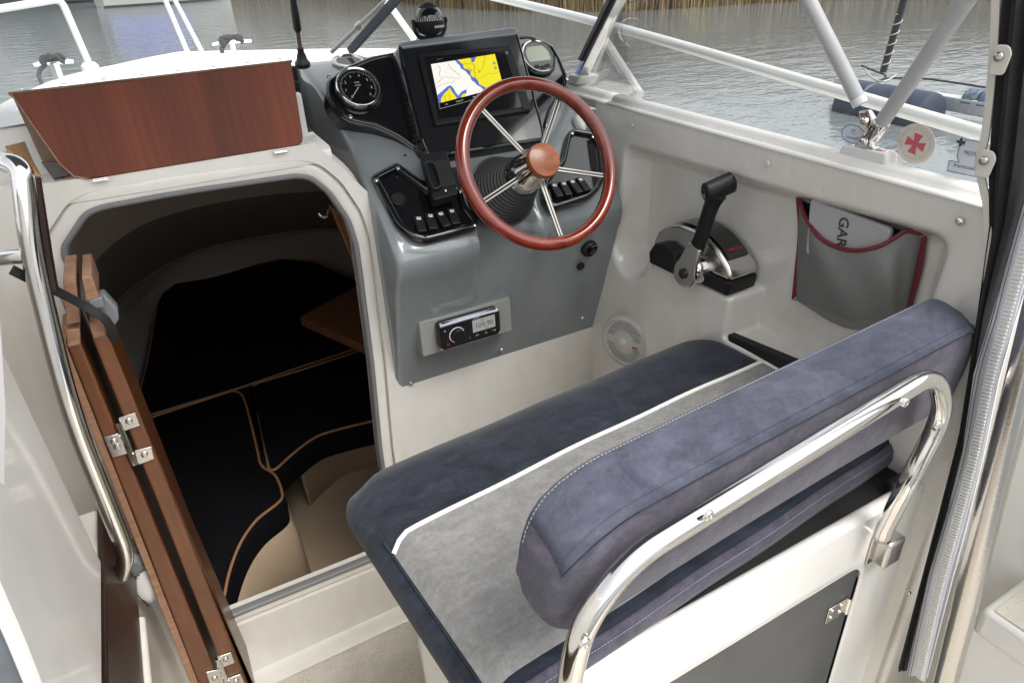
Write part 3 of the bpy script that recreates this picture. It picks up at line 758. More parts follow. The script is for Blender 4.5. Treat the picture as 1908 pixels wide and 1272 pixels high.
# whip aerial
a0 = W(564, 120, y=1.66)
t = thing('whip_aerial', 'black whip aerial on a tapered base beside the wooden hatch', 'aerial', a0)
adir = (W(552, 40, y=1.63) - a0).normalized()
fr = Frame(a0, adir.orthogonal(), adir.cross(adir.orthogonal()))
make('base', lathe(fr, [(.017, -.004), (.017, .004), (.013, .008), (.010, .020), (.007, .028), (.0075, .036), (.0003, .036)], 20), RUBBER, t)
make('rod', tube([a0 + adir * .034, a0 + adir * .075], .0045, 8), WORNW, t)
make('sleeve', tube([a0 + adir * .072, a0 + adir * .078, a0 + adir * .11, a0 + adir * .13, a0 + adir * .4], [.006, .009, .0085, .007, .0045], 12), RUBBER, t)

# ---- instrument panel
NA = V((0, -.77, .64)).normalized()
FA = Frame((.70, 1.40, 1.318), (1, 0, 0), (0, .64, .77))
FW = FA.off(-.034)
ip = thing('instrument_panel', 'glossy black carbon instrument panel with wings across the dash', 'instrument panel', (.70, 1.42, 1.30))
wing_px = [(607, 150), (606, 175), (616, 198), (634, 220), (652, 230), (700, 240), (740, 258), (775, 284), (800, 300), (1018, 262), (1022, 236), (1030, 210), (1060, 166), (1062, 152), (1048, 112), (1030, 82), (985, 62), (900, 70), (760, 90), (690, 104), (640, 124)]
wing = round2([FW.px(*p) for p in wing_px], .012, 4)
make('wing_plate', flat(FW, wing, -.05, 0), BLACKG, ip, bevel=.007)
make('wing_lip', loft([[FW.p(a, b, h) for a, b in offset2(wing, d)] for d, h in ((-.004, .000), (-.006, .004), (-.010, .005), (-.014, .002), (-.016, -.001))], True, False), BLACKG, ip, smooth=60)
pod_px = [(742, 86), (962, 60), (1010, 240), (1012, 258), (800, 290), (788, 268)]
pod = round2([FA.px(*p) for p in pod_px], .014, 5)
po = make('screen_pod', loft([[FA.p(a, b, h) for a, b in offset2(pod, d)] for d, h in ((.020, -.075), (.008, -.02), (.002, -.004), (-.002, .0))]), CARBON, ip, smooth=40)
make('pod_edge', tube([FA.p(a, b, -.001) for a, b in pod], .0032, 6, closed=True), BLACKG, ip)
# grey hood over the pod
hood = [FA.px(*p) for p in ((742, 84), (752, 79), (955, 52), (966, 58), (962, 66), (750, 92))]
make('hood', loft([[FA.p(a, b, h) for a, b in hood] for h in (-.16, -.01, .004)]), GREY, ip, bevel=.004)
for px, py in ((612, 146), (652, 221), (798, 281), (1017, 238), (1054, 150)):
    a, b = FW.px(px, py); screw(FW.at(a, b, .005), .0048, ip, m=BRUSH)

# ---- chartplotter
pc = [(780, 100), (952, 83), (992, 205), (812, 234)]
FP = FA
uv = [FP.px(*p, lift=.01) for p in pc]
t = thing('chartplotter', 'black chartplotter showing a yellow and white nautical chart', 'chartplotter', FP.p(*uv[3], 0))
make('housing', flat(FP, round2(uv, .006), .012, -.002), BLACKP, t, bevel=.003)
inn = round2(offset2(uv, -.010), .004)
make('face', flat(FP, inn, .0012, .0102), BLACKG, t, bevel=.0006)
scr_px = [(803, 120), (922, 101), (940, 170), (820, 203)]
q = [FP.px(*p, lift=.0125) for p in scr_px]
def sc(u, v, h=.0125):
    a = V(q[3]).lerp(V(q[2]), u); b = V(q[0]).lerp(V(q[1]), u); r = a.lerp(b, v); return FP.p(r.x, r.y, h)
def patch(name, pts, m, h, parent): return make(name, ([sc(u, v, h) for u, v in pts], [tuple(range(len(pts)))]), m, parent, smooth=0)
scn = patch('screen', [(0, 0), (1, 0), (1, 1), (0, 1)], SCR_BG, .0125, t)
rr = random.Random(11)
coast = [(.385, 1), (.40, .93), (.43, .86), (.44, .78), (.50, .70), (.51, .62), (.545, .55), (.56, .46), (.60, .40), (.61, .32), (.66, .25), (.68, .18), (.74, .12)]
def wob(p, a): return (p[0] + rr.uniform(-a, a), p[1] + rr.uniform(-a, a) * .5)
patch('chart_land', [(1, .12), (1, 1)] + [wob(p, .008) for p in coast], SCR_Y, .0127, scn)
patch('chart_shallows', [wob((a - .012, b), .012) for a, b in coast] + [wob((a + .028 + .03 * math.sin(i * 2.1) ** 2, b), .014) for i, (a, b) in reversed(list(enumerate(coast)))], SCR_B, .0128, scn)
patch('chart_shallows', [(.60, 1), (.70, 1), (.665, .93), (.645, .88), (.60, .885), (.615, .94)], SCR_B, .0128, scn)
patch('chart_shallows', [(.0, .12), (0, .30), (.10, .38), (.17, .44), (.22, .45), (.25, .38), (.27, .27), (.30, .18), (.36, .25), (.44, .28), (.43, .2), (.37, .12)], SCR_B, .0127, scn)
patch('chart_land', [(.03, .12), (.04, .2), (.10, .30), (.16, .35), (.20, .40), (.22, .30), (.25, .20), (.27, .12)], SCR_Y, .0129, scn)
patch('chart_land', [(.33, .12), (.35, .17), (.40, .2), (.41, .14), (.385, .12)], SCR_Y, .0129, scn)
patch('chart_shallows', [(.58, .5), (.61, .52), (.60, .44), (.63, .36), (.605, .35), (.57, .42)], SCR_B, .013, scn)
patch('menu_bar', [(0, 0), (1, 0), (1, .12), (0, .12)], SCR_D, .0131, scn)
def line(pts, w_, m, h=.0131, nm='chart_line'):
    vs, fs = [], []
    for i, (u, v) in enumerate(pts):
        a, b = pts[max(i - 1, 0)], pts[min(i + 1, len(pts) - 1)]; dx, dy = b[0] - a[0], b[1] - a[1]; l = math.hypot(dx, dy) or 1
        vs += [sc(u - dy / l * w_, v + dx / l * w_, h), sc(u + dy / l * w_, v - dx / l * w_, h)]
        if i: fs.append((2 * i - 2, 2 * i - 1, 2 * i + 1, 2 * i))
    return make(nm, (vs, fs), m, scn, smooth=0)
line([(.48, .88), (.55, .86), (.63, .84), (.64, .76), (.61, .68), (.62, .58), (.60, .48), (.63, .40)], .004, SCR_L)
line([(.83, 1), (.83, .92), (.78, .80), (.75, .66), (.66, .60)], .003, SCR_L)
line([(.63, .46), (.72, .48), (.80, .54), (.87, .50), (1, .52)], .003, SCR_L)
line([(.10, .14), (.10, .25), (.17, .25), (.17, .14)], .003, SCR_L)
line([(.50, .72), (.54, .76), (.58, .70), (.55, .64), (.52, .66)], .004, SCR_L)
line([(.68, .68), (.70, .62), (.69, .58)], .004, SCR_L)
for c_ in ([(.10, .95), (.12, .85), (.08, .72), (.12, .66)], [(.25, .95), (.28, .82), (.35, .70), (.38, .62)], [(.0, .55), (.08, .60), (.16, .66), (.26, .62), (.34, .56), (.42, .58)], [(.0, .45), (.07, .50), (.15, .52), (.24, .50), (.30, .52)]):
    line(c_, .0035, SCR_G)
rdn = random.Random(21)
def sframe(u, v, h=.0133):
    o_ = sc(u, v, h); return Frame(o_, sc(u + .01, v, h) - o_, sc(u, v + .01, h) - o_)
for s_, u_ in (('1.0u', .10), ('Waypoints', .30), ('Info', .52), ('Menu', .74)): make('menu_text', text_geo(s_, .0042, sframe(u_, .055)), SCR_T, scn, smooth=0)
for k in range(16):
    make('depth_figure', text_geo(str(rdn.randint(3, 48)), .0030, sframe(rdn.uniform(.04, .40), rdn.uniform(.5, .95), .0131)), SCR_G, scn, smooth=0)
for k in range(12):
    make('place_mark', text_geo(rdn.choice(['..', '-', 'v', 'i', '~']), .0045, sframe(rdn.uniform(.66, .92), rdn.uniform(.2, .95), .0131)), SCR_L, scn, smooth=0)
for v in (.63, .76): make('zoom_button', lathe(sframe(.95, v), [(.0035, 0), (.0035, .0004), (.0002, .0004)], 14), COVER, scn)
a, b = FP.px(944, 99, lift=.0125); make('power_button', lathe(FP.at(a, b, .0114), [(.0042, 0), (.004, .0015), (.0002, .002)], 14), GPLAST, t)
lf = Frame(FP.p(*FP.px(820, 110, lift=.0125), .0117), sc(.1, 0) - sc(0, 0), sc(0, .1) - sc(0, 0))
make('lettering', text_geo('GPSMAP', .0042, lf), GPLAST, t, smooth=0)
qd = [FP.px(*p, lift=.0115) for p in ((938, 92), (949, 91), (987, 203), (975, 205))]
make('card_door', flat(FP, qd, .0009, .0116), BLACKP, t, bevel=.0004)

# ---- gauges
class GFrame(Frame):
    def p(s, a, b, c=0.0): return Frame.p(s, a * GS, b * GS, c)
    def at(s, a, b, c=0.0): return GFrame(s.p(a, b, c), s.u, s.v)
GS = 1.27
def gauge(name, lab, px, py, r, fr0, bezel):
    a, b = fr0.px(px, py, lift=.012); fr = fr0.at(a, b, 0); fr = GFrame(fr.o, fr.u, fr.v)
    t = thing(name, lab, 'gauge', fr.p(0, -r, 0))
    make('pod', lathe(fr, [(r * 1.16, -.03), (r * 1.14, .004), (r * 1.08, .009), (r * .9, .010)], 40), BLACKG, t)
    make('bezel', lathe(fr, [(r * 1.06, .006), (r * 1.05, .013), (r * 1.0, .0165), (r * .94, .0155), (r * .90, .011)], 48, False), bezel, t)
    return t, fr
FG = Frame(FW.p(0, 0, 0), V((1, 0, 0)), V((0, .64, .77)))
t, fr = gauge('tachometer', 'round tachometer with black face and polished rim on the left wing', 668, 163, .036, FG, CHROME)
make('face', lathe(fr, [(.033, .011), (.033, .0115), (.0002, .0115)], 40), GLASSD, t)
tk = []
for k in range(41):
    an = R(225 - 270 * k / 40); L = .005 if k % 5 == 0 else .003
    f2 = Frame(fr.p(.0305 * math.cos(an), .0305 * math.sin(an), .0118), fr.u * math.cos(an) + fr.v * math.sin(an), fr.v * math.cos(an) - fr.u * math.sin(an))
    tk.append(box(f2.at(-L / 2, 0), L, .0007, .0002))
make('tick_marks', join(*tk), LETTERW, t, smooth=0)
nums = [text_geo(str(k), .0066, fr.at(.0225 * math.cos(R(225 - 270 * k / 7)), .0225 * math.sin(R(225 - 270 * k / 7)), .0119)) for k in range(0, 8)]
make('numerals', join(*nums, text_geo('RPM', .0045, fr.at(0, .009, .0119)), text_geo('x1000', .0042, fr.at(0, .004, .0119))), LETTERW, t, smooth=0)
make('needle', prism([fr.p(0, .0008, .0122), fr.p(0, -.0008, .0122), fr.p(-.0155, -.0165, .0122), fr.p(-.016, -.016, .0122)], fr.n * .0006), LETTERW, t, smooth=0)
make('lens', lathe(fr, [(.0338, .0135), (.02, .0148), (.0002, .015)], 40, False), LENS, t, smooth=180)
t, fr = gauge('engine_display', 'round engine display with blank green screen on the right wing', 1003, 106, .034, FG, CHROME)
make('face', lathe(fr, [(.031, .011), (.031, .0125), (.0002, .0125)], 40), GPLAST, t)
make('screen', flat(fr, [(-.023, -.010), (.023, -.010), (.025, -.006), (.025, .010), (.017, .022), (-.017, .022), (-.025, .010), (-.025, -.006)], .0008, .0126), LCD, t, bevel=.0004)
for k in (-1, 0, 1): make('button', box(fr.at(k * .012, -.024 + abs(k) * .003, .0126), .010, .007, .002), BLACKP, t, bevel=.0008)

# ---- compass on the hood
cb = W(803, 72, y=1.545); CS = .80
t = thing('compass', 'black ball compass in its bracket on top of the dash hood', 'compass', cb)
class SFrame(Frame):
    def p(s, a, b, c=0.0): return Frame.p(s, a * CS, b * CS, c * CS)
f0 = SFrame(cb, (1, 0, 0), (0, 1, 0))
br = catmull([f0.p(-.047, 0, .050), f0.p(-.047, 0, .036), f0.p(-.043, 0, .018), f0.p(-.026, 0, .003), f0.p(.026, 0, .003), f0.p(.043, 0, .018), f0.p(.047, 0, .036), f0.p(.047, 0, .052)], 4)
make('bracket', tube(br, .0045, 8), BLACKP, t)
make('bowl', lathe(f0, [(.016, .008), (.034, .018), (.0415, .034), (.042, .043), (.040, .046), (.037, .046)], 36), BLACKP, t)
make('card', lathe(f0, [(.034, .046), (.034, .053), (.030, .056), (.0003, .058)], 36), BLACKD, t)
tk = []
for k in range(36):
    an = k * math.pi / 18; f2 = Frame(f0.p(.0392 * math.cos(an), .0392 * math.sin(an), .047), V((-math.sin(an), math.cos(an), 0)), V((0, 0, 1))); tk.append(box(f2.at(0, .001 if k % 3 else .002), .0011, .003 if k % 3 else .005, .0003))
for k, s_ in ((27, '0'), (25, '33'), (29, '3'), (31, '6'), (23, '30')):
    an = k * math.pi / 18; f2 = Frame(f0.p(.0388 * math.cos(an), .0388 * math.sin(an), .056), V((-math.sin(an), math.cos(an), 0)), V((0, 0, 1))); tk.append(text_geo(s_, .0062, f2))
make('card_marks', join(*tk), LETTERW, t, smooth=0)
make('dome', lathe(f0, [(.038, .046), (.037, .060), (.031, .072), (.024, .078)], 36, False), BLACKG, t, smooth=180)
make('cap', lathe(f0, [(.0245, .077), (.024, .083), (.018, .090), (.008, .094), (.0003, .095)], 28), BLACKP, t)
for s_ in (-1, 1): make('pivot_knob', lathe(Frame(f0.p(s_ * .046, 0, .044), (0, 1, 0), (0, 0, 1)) if s_ > 0 else Frame(f0.p(-.046, 0, .044), (0, -1, 0), (0, 0, 1)), [(.0055, 0), (.0055, .005), (.0003, .006)], 14), BLACKP, t)
lf = Frame(f0.p(.012, -.0405, .031), (1, .25, 0), (0, -.22, 1)); make('lettering', text_geo('GARMIN', .0072, lf, bold=.0002), LETTERW, t, smooth=0)

# ---- switch panels
def switch_panel(label, out_px, in_shrink, switches, legends, screws, socket=None):
    uv = round2([FS.px(*p) for p in out_px], .012, 4)
    c0 = FS.p(*uv[0])
    t = thing('switch_panel', label, 'switch panel', c0, 'black switch panels on the dash')
    inn = offset2(uv, -in_shrink)
    rings = [[FS.p(a, b, h) for a, b in offset2(uv, d)] for d, h in ((0, -.002), (0, .010), (-.003, .014), (-.008, .0155), (-in_shrink + .004, .0145), (-in_shrink + .001, .012), (-in_shrink, .004))]
    make('rim', loft(rings, True, False), BLACKG, t, smooth=50)
    make('recess', ([FS.p(a, b, .004) for a, b in inn], [tuple(range(len(inn)))]), BLACKG, t, smooth=0)
    for (x, y), (lx, ly) in zip(switches, legends):
        a, b = FS.px(x, y, lift=.012); la, lb = FS.px(lx, ly, lift=.014)
        ff = FS.at(a, b, .004).rot(math.atan2(lb - b, la - a) - math.pi / 2)
        s_ = make('rocker_switch', loft([[ff.p(u * .0092, v, h) for u, v, h in ((-1, -.022, 0), (1, -.022, 0), (1, .022, 0), (-1, .022, 0))], [ff.p(u * .0092, v, h) for u, v, h in ((-1, -.022, .012), (1, -.022, .012), (1, .022, .005), (-1, .022, .005))], [ff.p(u * .0084, v, h) for u, v, h in ((-1, -.020, .0135), (1, -.020, .0135), (1, .019, .007), (-1, .019, .007))]]), BLACKP, t, bevel=.0012)
        lg = Frame(ff.p(0, .013, .0084), ff.u, ff.v * .039 - ff.n * .0065)
        make('legend', box(lg, .0085, .0075, .0004), LETTERW, s_, smooth=0)
        make('symbol', tube([lg.p(.0022 * math.cos(k * .785), .0016 * math.sin(k * .785), .0007) for k in range(8)], .0004, 4, closed=True), LETTERD, s_)
    for x, y in screws:
        a, b = FS.px(x, y, lift=.012); screw(FS.at(a, b, .0145), .0045, t, m=BRUSH)
    if socket:
        a, b = FS.px(*socket, lift=.008); make('socket_cap', lathe(FS.at(a, b, .004), [(.016, 0), (.016, .006), (.013, .009), (.0003, .009)], 24), BLACKP, t)
    return t
switch_panel('black switch panel with four rockers, left of the steering wheel', [(689, 334), (737, 309), (747, 314), (803, 356), (850, 350), (861, 356), (869, 388), (890, 416), (886, 430), (793, 455), (765, 448), (737, 424)], .016,
             [(783, 417), (804, 412), (826, 408), (845, 403)], [(780, 404), (802, 399), (821, 396), (842, 392)], [(701, 338), (741, 316), (857, 359), (884, 421)], (742, 372))
switch_panel('black switch panel with four rockers, behind the wheel to the right', [(1063, 245), (1105, 252), (1120, 272), (1126, 335), (1113, 360), (1096, 374), (1030, 395), (1010, 380), (1008, 345), (1026, 318), (1042, 304), (1052, 256)], .014,
             [(1037, 354), (1054, 351), (1072, 347), (1087, 343)], [(1033, 342), (1050, 338), (1066, 335), (1082, 332)], [(1065, 251), (1104, 257), (1024, 384)])
# ---- handset clip on the dash
hp = [(785, 288), (832, 281), (854, 362), (808, 374)]
uv = [FS.px(*p, lift=.04) for p in hp]
t = thing('handset_holder', 'black handset holder with loop clip above the left switches', 'holder', FS.p(*uv[3], 0))
make('stalk', flat(FS, offset2(uv, -.014), .02, 0), BLACKP, t)
make('body', flat(FS, round2(uv, .004), .024, .018), BLACKP, t, bevel=.003)
make('pad', flat(FS, offset2([V(uv[0]).lerp(V(uv[1]), .38).lerp(V(uv[3]).lerp(V(uv[2]), .38), .22), V(uv[0]).lerp(V(uv[1]), .93).lerp(V(uv[3]).lerp(V(uv[2]), .93), .2), V(uv[0]).lerp(V(uv[1]), .93).lerp(V(uv[3]).lerp(V(uv[2]), .93), .80), V(uv[0]).lerp(V(uv[1]), .38).lerp(V(uv[3]).lerp(V(uv[2]), .38), .80)], 0), .0015, .042), BLACKD, t)
a0 = V(uv[0]).lerp(V(uv[3]), .24); a1 = V(uv[0]).lerp(V(uv[3]), .80); du = (V(uv[1]) - V(uv[0])).normalized()
lp = [(a0 + du * .006), (a0 + du * .014 + (a1 - a0) * .02), (a0 + du * .020 + (a1 - a0) * .18), (a1 + du * .022 - (a1 - a0) * .15), (a1 + du * .014), (a1 + du * .006), (a1 + du * .001 - (a1 - a0) * .15), (a0 + du * .000 + (a1 - a0) * .18)]
make('loop_clip', tube(catmull([FS.p(p.x, p.y, .047) for p in lp], 5, True), .0035, 8, closed=True), BLACKP, t)
a, b = FS.px(830, 355, lift=.043); screw(FS.at(a, b, .042), .003, t, m=BRUSH)
qs = [FS.px(*p, lift=.012) for p in ((840, 312), (872, 308), (872, 342), (848, 346))]
make('bracket_arm', flat(FS, qs, .012, 0), BLACKD, t, bevel=.002)

# ---- steering wheel
al = R(30); NWH = V((0, -math.cos(al), math.sin(al)))
WC = W(1005, 305, y=1.08)
FWH = Frame(WC, (1, 0, 0), (0, math.sin(al), math.cos(al)))
t = thing('steering_wheel', 'varnished mahogany steering wheel with five steel spokes', 'steering wheel', WC - NWH * .17)
RW = .153
rings = []
for k in range(96):
    an = 2 * math.pi * k / 96; d = FWH.u * math.cos(an) + FWH.v * math.sin(an)
    rings.append([WC + d * (RW + .0125 * math.cos(j * math.pi / 8)) + NWH * (.0145 * math.sin(j * math.pi / 8) * (1 if math.sin(j * math.pi / 8) > 0 else .85)) for j in range(16)])
rings.append(rings[0]); make('rim', loft(rings, True, False), MAHOG, t, smooth=180)
make('rim_inlay', tube([WC + (FWH.u * math.cos(2 * math.pi * k / 96) + FWH.v * math.sin(2 * math.pi * k / 96)) * (RW - .0117) + NWH * .004 for k in range(96)], .0012, 6, closed=True), DARKW, t)
HC = WC - NWH * .012
def wheel_px(x, y):
    q_ = W(x, y, pl=(NWH, WC)); d_ = q_ - WC; return math.atan2(d_.dot(FWH.v), d_.dot(FWH.u))
for x, y in ((908, 212), (1040, 190), (1128, 327), (1045, 436), (915, 365)):
    an = wheel_px(x, y); d = FWH.u * math.cos(an) + FWH.v * math.sin(an); side = NWH.cross(d)
    s_ = make('spoke', join(tube([HC + d * .028 + side * .0030, WC + d * (RW - .008) + side * .0030 - NWH * .002], .0026, 8), tube([HC + d * .028 - side * .0030, WC + d * (RW - .008) - side * .0030 - NWH * .002], .0026, 8)), SPOKE, t)
fh = Frame(WC - NWH * .085, FWH.u, FWH.v)
make('hub', lathe(fh, [(.036, 0), (.039, .01), (.036, .05), (.030, .075), (.028, .095), (.0003, .095)], 36), CHROME, t)
make('hub_cap', lathe(fh, [(.030, .092), (.0325, .094), (.0330, .103), (.031, .108), (.020, .111), (.0003, .112)], 40), HUBW, t, smooth=50)
prof = []
for k in range(10):
    h = -.092 + .0094 * k; rr_ = .072 - .028 * k / 9; prof += [(rr_ - .007, h), (rr_ - .001, h + .0028), (rr_ - .001, h + .0055), (rr_ - .007, h + .0078)]
prof += [(.040, .004), (.036, .006)]
make('column_boot', lathe(fh, [(.074, -.12), (.076, -.094)] + prof, 44), RUBBER, t, smooth=60)

# ---- engine key switch and button
a, b = FL.px(1096, 461); 
t = thing('ignition_switch', 'round black ignition switch under the steering wheel', 'switch', FL.p(a, b - .02))
make('bezel', lathe(FL.at(a, b), [(.021, 0), (.021, .010), (.018, .014), (.015, .014), (.014, .010), (.0003, .010)], 32), BLACKP, t)
make('key_barrel', lathe(FL.at(a, b), [(.008, .010), (.008, .018), (.006, .019), (.0003, .019)], 20), BLACKG, t)
make('key_slot', box(FL.at(a, b, .019), .0018, .009, .0006), BLACKD, t)
make('lettering', text_geo('OFF ON', .0045, FL.at(a + .006, b + .012, .0142)), LETTERW, t, smooth=0)
a, b = FL.px(1081, 495)
lone('push_button', lathe(FL.at(a, b), [(.010, 0), (.010, .006), (.007, .008), (.006, .006), (.0003, .006)], 24), BLACKP, 'small black push button below the ignition switch', 'button')

# ---- marine radio
rt, rb = FL.px(866, 578), FL.px(872, 640)
pb_ = FL.p(0, rb[1] - .004, .046); pt_ = FL.p(0, rt[1] - .002, .008)
FRD = Frame((.68, (pb_.y + pt_.y) / 2, (pb_.z + pt_.z) / 2), (1, 0, 0), pt_ - pb_)
hc = [FRD.px(*p) for p in ((780, 606), (950, 552), (954, 612), (790, 668))]
x0 = (hc[0][0] + hc[3][0]) / 2; x1 = (hc[1][0] + hc[2][0]) / 2; y0 = (hc[2][1] + hc[3][1]) / 2; y1 = (hc[0][1] + hc[1][1]) / 2
t = thing('radio', 'marine radio with knob and small display in a grey wedge housing', 'radio', FRD.p((x0 + x1) / 2, y0, -.03))
wedge = [[FRD.p(x, y0, 0), FRD.p(x, y1, 0), FRD.p(x, y1, -.02) + FL.n * 0, FRD.p(x, y0, -.062)] for x in (x0, x1)]
make('housing', loft(wedge), mat('grey_housing', (.27, .27, .255), .4), t, bevel=.0015)
rc = [FRD.px(*p, lift=.018) for p in ((813, 607), (930, 571), (934, 618), (822, 656))]
rw = ((rc[1][0] - rc[0][0]) + (rc[2][0] - rc[3][0])) / 2; rh = ((rc[0][1] - rc[3][1]) + (rc[1][1] - rc[2][1])) / 2
fc = FRD.at(sum(p[0] for p in rc) / 4, sum(p[1] for p in rc) / 4, 0)
def rr2(w_, h_, r): return round2([(-w_ / 2, -h_ / 2), (w_ / 2, -h_ / 2), (w_ / 2, h_ / 2), (-w_ / 2, h_ / 2)], r, 6)
make('body', loft([[fc.p(a * s_, b * s_, h) for a, b in rr2(rw, rh, .014)] for s_, h in ((1.0, 0), (1.0, .016), (.985, .019), (.96, .0205))]), BLACKG, t, smooth=40)
make('top_trim', loft([[fc.p(-rw / 2 * .93 + rw * .93 * k / 20, rh / 2 * (1.0 - .03 * abs(k / 10 - 1) ** 3) + dv, h) for k in range(21)] for dv, h in ((-.0075, .0208), (-.0050, .0216), (-.001, .0208), (.001, .014))], False, False), RADW, t, solid=.001)
make('bottom_trim', tube([fc.p(-rw / 2 * .96 + rw * .96 * k / 20, -rh / 2 * (.99 - .10 * abs(k / 10 - 1) ** 6) + .0005, .0185) for k in range(21)], .0015, 6), RADW, t)
dsp = make('display', box(fc.at(rw * .22, rh * .08, .0206), rw * .37, rh * .46, .0006), LCDG, t)
make('frequency', join(text_geo('104.90', rh * .26, fc.at(rw * .22, rh * .06, .0214)), text_geo('FM', rh * .1, fc.at(rw * .2, rh * .23, .0214)), text_geo('NRJ', rh * .08, fc.at(rw * .26, -rh * .1, .0214))), LETTERD, dsp, smooth=0)
make('knob_ring', tube([fc.p(-rw * .22 + .0185 * math.cos(R(20 + k * 9)), -rh * .05 + .0185 * math.sin(R(20 + k * 9)), .0208) for k in range(26)], .0013, 6), RADW, t)
make('knob', lathe(fc.at(-rw * .21, -rh * .06, .0205), [(.0160, 0), (.0155, .008), (.0140, .0095), (.0003, .0095)], 32), BLACKP, t)
for s_, z_, u_, v_ in (('|<<', .006, .10, -.28), ('>||', .006, .24, -.28), ('>>|', .006, .38, -.28), ('(', .006, -.02, -.30), ('=', .009, -.40, .20), ('FUSION', .0045, .10, .37)): make('button_print', text_geo(s_, z_, fc.at(rw * u_, rh * v_, .0208)), LETTERW, t, smooth=0)
make('power_mark', tube([fc.p(-rw * .37 + .003 * math.cos(k), -rh * .32 + .003 * math.sin(k), .0208) for k in range(6)], .0006, 4, closed=True), LETTERR, t)

# ================================================================== LOUDSPEAKER
sc0 = W(1172, 632, x=XS - .001)
fr = Frame(sc0 + V((-.012, -.002, 0)), (.30, -.95, 0), (0, 0, 1))
t = thing('loudspeaker', 'round off-white slatted loudspeaker in the starboard liner', 'loudspeaker', sc0 - V((0, 0, .07)))
RS = .071
SLOTG = mat('speaker_slot_grey', (.22, .215, .20), .6)
make('rim', lathe(fr, [(RS * .98, -.045), (RS, 0), (RS, .004), (RS * .96, .008), (RS * .86, .010), (RS * .82, .008)], 44, False), SPK, t, smooth=50)
make('cone_plate', lathe(fr, [(RS * .83, .0075), (RS * .5, .0085), (RS * .22, .012), (.0003, .013)], 40), SPK, t, smooth=60)
for k in range(17):
    v = -RS * .74 + RS * 1.48 * k / 16
    if abs(v) < RS * .17: continue
    hw = math.sqrt(max(0, (RS * .80) ** 2 - v * v))
    make('slot', box(fr.at(0, v, .0086), hw * 1.8, .0017, .0006), SLOTG, t, smooth=0)
make('dust_cap', lathe(fr, [(.013, .010), (.011, .0145), (.006, .0165), (.0003, .017)], 24), WPLAST, t)
for an in (45, 225): screw(fr.at(RS * .8 * math.cos(R(an)), RS * .8 * math.sin(R(an)), .008), .0045, t)
make('badge', text_geo('MAC', .008, fr.at(RS * .48, -RS * .08, .0102), shear=.3, bold=.0004), LETTERR, t, smooth=0)
make('badge', text_geo('audio', .005, fr.at(RS * .52, -RS * .2, .0102)), LETTERD, t, smooth=0)

# ================================================================== THROTTLE CONTROL
t = thing('throttle_control', 'black and chrome throttle control box with upright lever', 'throttle', (1.0, 1.0, .996))
tx0, tx1 = .968, 1.048
base_p = [(1.122, .9965), (1.122, 1.030), (.882, 1.030), (.888, .9965)]
make('base', prism([V((tx0, y, z)) for y, z in base_p], V((tx1 - tx0, 0, 0))), BLACKP, t, bevel=.006)
arch = [(1.120, 1.031), (1.124, 1.045), (1.110, 1.072), (1.085, 1.092), (1.045, 1.106), (1.000, 1.108), (.960, 1.099), (.925, 1.082), (.895, 1.058), (.884, 1.045), (.884, 1.031)]
make('chrome_cover', prism([V((tx0 + .001, y, z)) for y, z in arch], V((tx1 - tx0 - .002, 0, 0))), BRUSH, t, bevel=.009)
top_l = [(1.070, 1.1005), (1.045, 1.108), (1.000, 1.1105), (.960, 1.1015), (.925, 1.0845), (.905, 1.069)]
rows = [[V((x, y, z)) for y, z in catmull([V((a, b, 0)) for a, b in top_l], 4) and [(p.x, p.y) for p in catmull([V((a, b, 0)) for a, b in top_l], 4)]] for x in (.982, 1.036)]
make('inlay', thick_sheet(rows, (0, 0, .0016)), BLACKG, t, smooth=40)
lf = Frame(V((1.009, .918, 1.0825)), V((1, 0, 0)), V((0, .035, .0165))); make('lettering', text_geo('MERCURY', .0092, lf, shear=.35, bold=.0004), LETTERR, t, smooth=0)
# front motor cover and lever
make('front_boss', prism([V((tx0 - .018, y, z)) for y, z in ((1.112, 1.0), (1.116, 1.026), (1.098, 1.052), (1.065, 1.062), (1.03, 1.052), (1.02, 1.02), (1.03, 1.0))], V((.03, 0, 0))), BLACKP, t, bevel=.005)
hubc = W(1280, 508, x=.935)
fh2 = Frame(hubc, (0, -1, 0), (0, 0, 1))
make('hub', lathe(Frame(hubc + V((.045, 0, 0)), (0, -1, 0), (0, 0, 1)), [(.030, 0), (.029, .02), (.024, .036), (.022, .040)], 32), CHROME, t)
gt = W(1334, 362, x=.945)
ld = (gt - hubc); ln = ld.length; ld.normalize(); sd_ = V((1, 0, 0)).cross(ld).normalized()
FLv = Frame(hubc, sd_, ld)
lo = [(.031 * math.cos(R(a)), .031 * math.sin(R(a))) for a in range(150, 391, 15)] + [(.022, .035), (.018, .068), (-.018, .068), (-.022, .035)]
make('lever_plate', flat(FLv, lo, .010, 0) if FLv.n.x < 0 else flat(FLv, lo, -.010, 0), BRUSH, t, bevel=.003)
mid = [hubc + ld * .058, hubc + ld * .09 + sd_ * .001, hubc + ld * (ln * .82) - sd_ * .002, gt]
rings = []
for k, p in enumerate(catmull(mid, 6)):
    q_ = k / 18; wd2 = .0185 - .0025 * math.sin(q_ * 3.1) + .004 * sstep(.75, 1, q_); th = .011 + .003 * q_
    rings.append([p + sd_ * wd2 * math.cos(j * math.pi / 6) + V((1, 0, 0)) * th * math.sin(j * math.pi / 6) + V((.002, 0, 0)) for j in range(12)])
make('lever_arm', loft(rings), BLACKP, t, smooth=60)
ga, gb = W(1313, 362, x=.925), W(1366, 338, x=.985)
gd = (gb - ga); gl = gd.length; gd.normalize()
e1 = V((0, 0, 1)); e1 = (e1 - gd * e1.dot(gd)).normalized(); e2 = gd.cross(e1)
